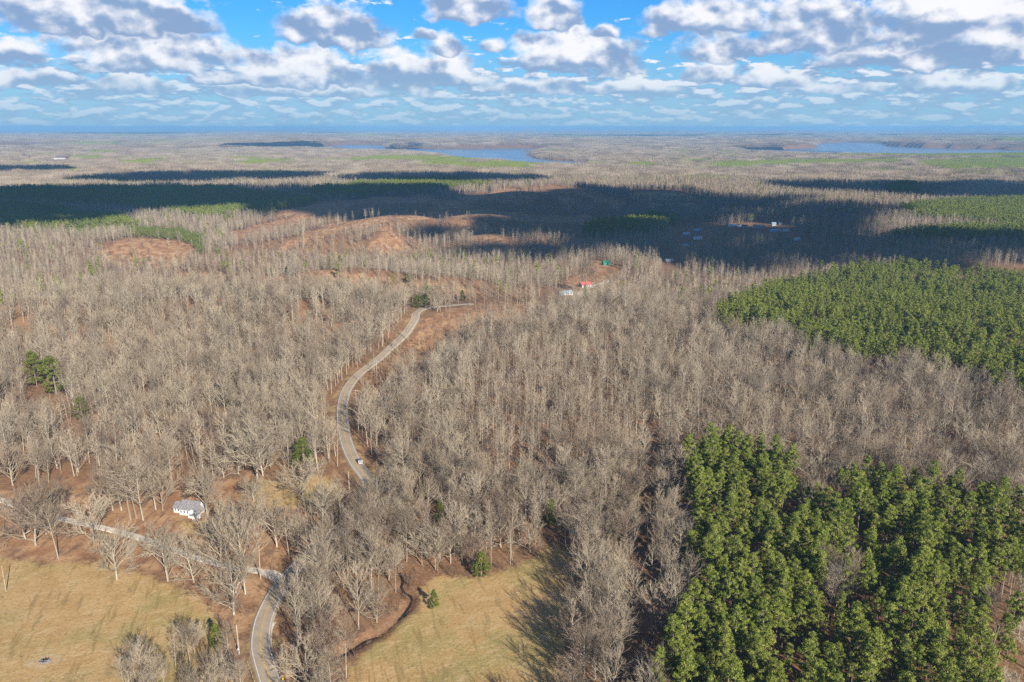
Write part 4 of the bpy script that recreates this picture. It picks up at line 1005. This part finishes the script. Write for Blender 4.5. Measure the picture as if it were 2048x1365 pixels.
GREENS = [
 ((75,776),'fullpine',0,1.6,1.75,'left of the two tall green pines alone in the bare wood'),
 ((113,790),'fullpine',1,1.8,1.95,'right, larger of the two tall green pines alone in the bare wood'),
 ((166,843),'fullpine',0,1.0,1.2,'small green pine below the pair of pines in the bare wood'),
 ((608,940),'cedar',2,1.35,1.75,'round green evergreen behind the lawn, left of the road'),
 ((880,1052),'cedar',0,1.3,.85,'narrow yellow-green evergreen in the bare wood right of the road'),
 ((1101,1052),'cedar',0,1.35,.85,'narrow green evergreen among bare trees left of the pale strip'),
 ((963,1152),'cedar',1,1.25,1.25,'round green cedar at the upper edge of the tan field'),
 ((868,1218),'cedar',0,.8,.65,'small green evergreen beside the creek at the tan field'),
 ((434,1298),'cedar',0,1.0,.8,'green cedar in the brush at the bottom, left of the road'),
 ((590,1210),'cedar',1,.75,1.0,'dark cedar in the shade right of the road bend'),
 ((845,995),'cedar',0,.9,.55,'thin green evergreen among crowns above the tan field'),
 ((836,632),'fullpine',1,.85,1.2,'left of the olive pines beside the far bend of the road'),
 ((852,628),'fullpine',0,.9,1.1,'right of the olive pines beside the far bend of the road'),
 ((815,572),'cedar',1,1.3,1.3,'dark round evergreen on the red slope above the far road'),
 ((925,592),'cedar',0,1.2,1.0,'dark evergreen above the far road, right of the olive pines'),
 ((545,556),'cedar',0,1.2,1.0,'dark evergreen at the end of the plateau, left of the red slope'),
 ((575,556),'cedar',0,1.0,1.0,'smaller dark evergreen next to the plateau end')]
RNG = np.random.default_rng(2024)
def jitter_grid(r0, r1, cell, half_deg=37.0):
    """Points spread over the ring sector r0..r1 ahead of the camera."""
    w = r1 * math.sin(math.radians(half_deg)); nx, ny = int(2 * w / cell) + 1, int((r1 - r0 * .75) / cell) + 1
    X, Y = np.meshgrid(np.arange(nx), np.arange(ny)); X = (X + RNG.uniform(-.5, .5, X.shape)) * cell - w; Y = (Y + RNG.uniform(-.5, .5, Y.shape)) * cell + r0 * .75
    X, Y = X.ravel(), Y.ravel(); r = np.hypot(X, Y); k = (r >= r0) & (r < r1) & (np.abs(np.degrees(np.arctan2(X, Y))) < half_deg)
    return X[k], Y[k]
def any_poly(ps, px, py):
    r = np.zeros(len(px), bool)
    for p in ps: r |= inside(p, px, py)
    return r
def classify(x, y, z):
    """0 open, 1 bare wood, 2 pines, 3 thin poles, 4 sparse cut-over hill, 5 young pines, 6 scrub."""
    px, py, dep = project(x, y, z); c = np.ones(len(x), int)
    _, pc, _ = project(x, y, z + 13.0)
    near = py > 600
    px, py = warp(px, py)
    c[any_poly([POLES], px, py)] = 3
    hill = inside([(460,520),(480,470),(560,405),(700,396),(930,392),(1110,372),(1250,405),(1250,445),(1150,500),(1050,515),(800,520)], px, py)
    c[hill] = 4
    c[any_poly(PINES, px, pc)] = 2
    far = any_poly(PINES_FAR, px, py); c[far & (dep > 700)] = 2
    c[any_poly(PINES_YOUNG, px, py) & (dep > 700)] = 5
    c[any_poly([SCRUB], px, py)] = 6
    op = any_poly([FIELD_L, FIELD_R, YARD] + LAWN, px, py) & near
    op |= any_poly(CLEAR + PASTURE, px, py) | (any_poly(CUT, px, py) & (dep > 700))
    for L in CUT_LINES: op |= (seg_dist(L, px, py - 6) < 10) & (dep > 700)
    for L in STRIPS: op |= (seg_dist(L, px, py) < 6) & (dep > 500)
    w = np.where(py > 900, 17, 6)
    for L in GAP: op |= (seg_dist(L, px, py) < w) & near
    r = np.hypot(x, y); m = r < 900
    d = np.full(len(x), 1e9)
    if m.any(): d[m] = seg_dist(ROAD, x[m], y[m]); op[m] |= d[m] < np.where((py[m] > 985) & (py[m] < 1190), 3.6, np.where(py[m] > 1190, 7.2, 6.0)) + 2.0 * vnoise(x[m] / 9, y[m] / 9, 4)
    m = r < 420
    if m.any(): op[m] |= (seg_dist(DRIVE, x[m], y[m]) < 4.5) | (seg_dist(CREEK, x[m], y[m]) < 2.5)
    op |= (z < LAKE_Z + 0.5) & (r > 2000)
    # the bare hollows inside the near pine stand
    hole = any_poly([[(1600,975),(1660,965),(1690,1010),(1640,1030),(1600,1010)],[(1870,1240),(2048,1215),(2300,1230),(2300,1700),(1990,1700),(1960,1365),(1900,1300)],[(1640,1170),(1690,1150),(1720,1230),(1680,1330),(1640,1290)]], px, py)
    c[hole & (c == 2) & (RNG.random(len(x)) < .6)] = 1
    c[op] = 0
    return c, px, py, dep
LOW = [(235,1700),(245,1362),(300,1330),(360,1305),(415,1280),(452,1298),(478,1325),(492,1365),(500,1700)]   # brush at the bottom left of the road
def build_forest():
    bare, pines = [], []            # x y z kind depth px py
    named_xy = np.array([at(*n[0]) for n in NAMED + GREENS])
    # near and middle distance: tree by tree
    x, y = jitter_grid(105, 640, 4.9); z = terrain(x, y); c, px, py, dep = classify(x, y, z)
    ok = (px > -260) & (px < 2420) & (py < 1720)
    dd = np.min(np.hypot(x[:, None] - named_xy[None, :, 0], y[:, None] - named_xy[None, :, 1]), 1) if len(x) < 60000 else np.full(len(x), 99.)
    ok &= dd > 4.0; ok &= ~((px > 480) & (px < 600) & (py > 1175) & (py < 1460) & (np.abs(px - np.interp(py, [1175, 1225, 1290, 1365, 1460], [560, 533, 521, 540, 552])) < 38))
    for (gx, gy), *_ in GREENS: ok &= ~((np.abs(px - gx) < 22) & (py > gy - 6) & (py < gy + 48))
    low = inside(LOW, px, py); u = RNG.random(len(x)); thin = vnoise(x / 28, y / 28, 77)
    hid = (px > 545) & (px < 775) & (py > 985) & (py < 1195) & (c == 1)
    tb = ok & ((hid & (u < .97)) | ((c == 1) & (u < .74 + .32 * thin)) | ((c == 3) & (u < .93)) | (low & (u < .95)) | ((c == 6) & (u < .42)))
    wide = vnoise(x / 45, y / 45, 55) + np.where((px > 1050) & (px < 1300) & (py > 850), .55, 0) + np.where((px > 560) & (px < 900) & (py > 930), .15, 0)
    v = RNG.random(len(x)); kind = np.where(v < .24 + .20 * wide, 0, np.where(v < .70, 1, 2)); kind = np.where(c == 3, np.where(v < .1, 1, 2), kind); kind = np.where(c == 6, 2, kind)
    sz = np.where(c == 6, RNG.uniform(.22, .5, len(x)), .48 + .62 * RNG.beta(3.2, 2.0, len(x))); sz = np.where(low, .62 * sz, sz); sz = np.where((kind == 0) & ~low, sz * .92, sz)
    NB = dict(x=x[tb], y=y[tb], z=z[tb], k=kind[tb], s=sz[tb], px=px[tb], py=py[tb], d=dep[tb])
    # pines stand closer together
    x, y = jitter_grid(105, 900, 4.2); z = terrain(x, y); c, px, py, dep = classify(x, y, z); ok = (px > -200) & (px < 2420) & (py < 1720)
    tp = ok & (c == 2) & (RNG.random(len(x)) < np.where(dep > 400, .62, .80) + .6 * vnoise(x / 19, y / 19, 91))
    NP = dict(x=x[tp], y=y[tp], z=z[tp], s=RNG.uniform(.62, 1.10, tp.sum()), px=px[tp], py=py[tp], d=dep[tp])
    # the nearest of each kind as objects of their own
    def nearest(D, n, hh):
        _, pt, _ = project(D['x'], D['y'], D['z'] + hh * D['s'])
        vis = (D['px'] > 4) & (D['px'] < 2044) & (pt < 1345)
        idx = np.where(vis)[0]; return idx[np.argsort(D['d'][idx])][:n]
    nb = nearest(NB, 300 - len(NAMED), 15); npn = nearest(NP, 300 - 5, 18)
    isb = np.zeros(len(NB['x']), bool); isb[nb] = True; isp = np.zeros(len(NP['x']), bool); isp[npn] = True
    def zone(px, py, x, y):
        if px < 500: return ('bare tree in the brush at the bottom left of the road', 'bare trees in the brush by the road')
        if px < 930:
            if seg_dist(CREEK, np.array([x]), np.array([y]))[0] < 13: return ('bare tree standing along the creek bank beside the tan field', 'bare trees along the creek')
            if seg_dist(ROAD, np.array([x]), np.array([y]))[0] < 15: return ('bare tree at the edge of the paved road, right of its lower bend', 'bare trees at the road edge')
            if py < 1100: return ('bare grey tree in the upper wood above the tan field and right of the car', 'bare trees above the field')
            return ('bare grey tree in the heart of the wood between road and creek', 'bare trees between road and creek')
        if px < 1262:
            if py < 1130: return ('bare tree in the wood just above the upper edge of the tan field', 'bare trees at the upper field edge')
            if px < 1160: return ('bare pale tree on the field side of the strip right of the tan field', 'bare trees on the field side of the strip')
            return ('bare pale tree on the pine side of the strip right of the tan field', 'bare trees on the pine side of the strip')
        if px < 1420: return ('shaded bare tree along the left margin of the near pine stand', 'bare trees along the pine margin')
        return ('bare tree growing inside the near pine stand', 'bare trees inside the pine stand')
    KN = ('oak', 'wood', 'pole')
    for i in nb:
        lab, grp = zone(NB['px'][i], NB['py'][i], NB['x'][i], NB['y'][i]); s = NB['s'][i]
        tree_object('bare_tree', KN[NB['k'][i]], int(RNG.integers(0, 20)), (NB['x'][i], NB['y'][i], NB['z'][i]), RNG.uniform(0, 6.28), (s * RNG.uniform(.9, 1.1),) * 2 + (s,), lab, 'tree', grp, tuple(RNG.normal(0, .03, 2)))
    for i in npn:
        p_, q_ = NP['px'][i], NP['py'][i]
        side = 'left' if p_ < 1480 else 'middle' if p_ < 1760 else 'right'
        row = 'front rows' if q_ > 1330 else 'middle rows' if q_ > 1200 else 'back rows'
        lab, grp = 'tall pine in the %s of the near stand, %s part' % (row, side), 'near pines, %s, %s' % (row, side)
        s = NP['s'][i]
        tree_object('pine_tree', 'pine', int(RNG.integers(0, 20)), (NP['x'][i], NP['y'][i], NP['z'][i]), RNG.uniform(0, 6.28), (s * RNG.uniform(.9, 1.15),) * 2 + (s,), lab, 'pine', grp, tuple(RNG.normal(0, .025, 2)))
    for (p, kind, var, hs, ws, lab) in NAMED:
        X, Y = at(*p); kd = 'oak' if kind == 'shrubtree' else kind
        tree_object('bare_tree', kd, var, (X, Y, tz(X, Y)), RNG.uniform(0, 6.28), (ws * 1.3, ws * 1.3, hs * 1.22), lab, 'tree')
    for (p, kind, var, hs, ws, lab) in GREENS:
        X, Y = at(*p); tree_object('pine_tree' if kind == 'fullpine' else 'cedar_tree', kind, var, (X, Y, tz(X, Y)), RNG.uniform(0, 6.28), (ws, ws, hs), lab, 'pine' if kind == 'fullpine' else 'evergreen')
    def pts(D, m): return np.stack([D['x'], D['y'], D['z']], 1)[m]
    def euler(n, sd): e = RNG.normal(0, sd, (n, 3)); e[:, 2] = RNG.uniform(0, 6.28, n); return e
    def scatter(name, coll, P, pick, size, sd, label):
        if len(P): tag(scatter_object(name, COLL[coll], P, pick, euler(len(P), sd), size), label, None, None, 'stuff')
    kk = NB['k']; r_ = RNG.integers(0, 1000, len(kk))
    m = ~isb & (NB['d'] < 330); pk = np.where(kk == 0, r_ % 4, np.where(kk == 1, 4 + r_ % 5, 9 + r_ % 3))
    scatter('bare_woods', 'bare_near', pts(NB, m), pk[m], NB['s'][m], .03, 'dense bare winter woods beyond the nearest trees')
    m = ~isb & (NB['d'] >= 330); pk = np.where(kk == 0, r_ % 2, np.where(kk == 1, 2 + r_ % 3, 5 + r_ % 2))
    scatter('bare_woods', 'bare_mid', pts(NB, m), pk[m], NB['s'][m], .03, 'bare winter woods on the plateau and along the road')
    r_ = RNG.integers(0, 1000, len(NP['x']))
    m = ~isp & (NP['d'] < 400); scatter('pine_woods', 'pine_near', pts(NP, m), (r_ % 6)[m], NP['s'][m], .02, 'rest of the near pine stand')
    m = ~isp & (NP['d'] >= 400); scatter('pine_woods', 'pine_mid', pts(NP, m), (r_ % 3)[m], NP['s'][m], .02, 'broad pine stand in the middle distance at right')
    # undergrowth
    x, y = jitter_grid(105, 520, 3.4); z = terrain(x, y); c, px, py, dep = classify(x, y, z)
    u = RNG.random(len(x)); dr = seg_dist(ROAD, x, y); cl = vnoise(x / 14, y / 14, 63)
    low = inside(LOW, px, py); crk = seg_dist(CREEK, x, y)
    k = ((c == 1) & (u < np.where((px > 1500) & (py > 1100), .8, .38) + .3 * cl)) | ((c == 3) & (u < .2)) | ((c == 2) & (u < .7)) | ((c == 6) & (u < .9)) | (low & (u < .8)) | ((crk < 6) & (crk > 1.6) & (u < .75) & ~inside(FIELD_R, px, py))
    k &= (px > -150) & (px < 2250) & (py < 1650)
    rv = (dr > 3.9) & (dr < 8.5) & (u < .32); k |= rv
    yd = inside(YARD, px, py) & ~inside(FIELD_L, px, py) & (u < .05); k |= yd
    pk = np.where((c == 6) | rv | yd, 3 + RNG.integers(0, 2, len(x)), RNG.integers(0, 3, len(x)))
    scatter('undergrowth', 'shrubs', np.stack([x, y, z], 1)[k], pk[k], RNG.uniform(.5, 1.25, k.sum()) * np.where(c == 6, 1.3, np.where(rv | yd, .6, 1.0))[k], .05, 'brown twiggy undergrowth on the forest floor')
    # middle distance
    x, y = jitter_grid(640, 2300, 6.2, 35.0); z = terrain(x, y); c, px, py, dep = classify(x, y, z); u = RNG.random(len(x))
    ok = (px > -80) & (px < 2130)
    cutp = any_poly(CUT, *warp(px, py)) & (dep > 700) & (u < .07)
    k = ok & (cutp | ((c == 1) | (c == 3)) & (u < .80 + .25 * vnoise(x / 50, y / 50, 49)) | (c == 4) & (u < .36 + .2 * vnoise(x / 60, y / 60, 41)) | (c == 6) & (u < .4))
    scatter('bare_woods', 'bare_far', np.stack([x, y, z], 1)[k], RNG.integers(0, 5, k.sum()), .42 + .68 * RNG.beta(3.0, 2.0, k.sum()), .03, 'far bare winter woods over the hills')
    x, y = jitter_grid(640, 2300, 4.6, 35.0); z = terrain(x, y); c, px, py, dep = classify(x, y, z); u = RNG.random(len(x))
    ok = (px > -80) & (px < 2130); k = ok & (c == 2) & (dep > 900) & (u < .9)
    k |= ok & (c == 1) & (u < .012)
    scatter('pine_woods', 'pine_far', np.stack([x, y, z], 1)[k], RNG.integers(0, 2, k.sum()), RNG.uniform(.65, 1.0, k.sum()), .02, 'dark pine plantations on the far hills')
    k = ok & (c == 5); scatter('pine_woods', 'pine_young', np.stack([x, y, z], 1)[k], RNG.integers(0, 2, k.sum()), RNG.uniform(.7, 1.1, k.sum()), .02, 'bright young pines along the cleared hilltop')
    # far distance: patches of wood
    x, y = jitter_grid(2300, 5600, 36.0, 35.0); z = terrain(x, y); c, px, py, dep = classify(x, y, z); ok = (px > -60) & (px < 2110) & (z > LAKE_Z + 2)
    P = np.stack([x, y, z], 1)
    c = np.where((c == 1) & (fbm(x / 260, y / 260, 66, 3) > .46), 2, c)
    k = ok & ((c == 1) | (c == 4) | (c == 3)); scatter('bare_woods', 'bare_patch', P[k], RNG.integers(0, 4, k.sum()), RNG.uniform(.85, 1.15, k.sum()), 0.0, 'distant bare woods before the lake')
    k = ok & ((c == 2) | (c == 5)); scatter('pine_woods', 'pine_patch', P[k], RNG.integers(0, 2, k.sum()), RNG.uniform(.8, 1.0, k.sum()), 0.0, 'distant pine plots before the lake')
    x, y = jitter_grid(5600, 20000, 104.0, 35.0); z = terrain(x, y); c, px, py, dep = classify(x, y, z); ok = (px > -60) & (px < 2110) & (z > LAKE_Z + 2)
    P = np.stack([x, y, z], 1); gp = fbm(x / 900, y / 900, 67, 3) > .42
    k = ok & ~gp; scatter('bare_woods', 'bare_expanse', P[k], RNG.integers(0, 3, k.sum()), RNG.uniform(.9, 1.15, k.sum()), 0.0, 'bare woods beyond the lake')
    k = ok & gp; scatter('pine_woods', 'pine_expanse', P[k], RNG.integers(0, 2, k.sum()), RNG.uniform(.9, 1.1, k.sum()), 0.0, 'pine woods beyond the lake')
build_forest()
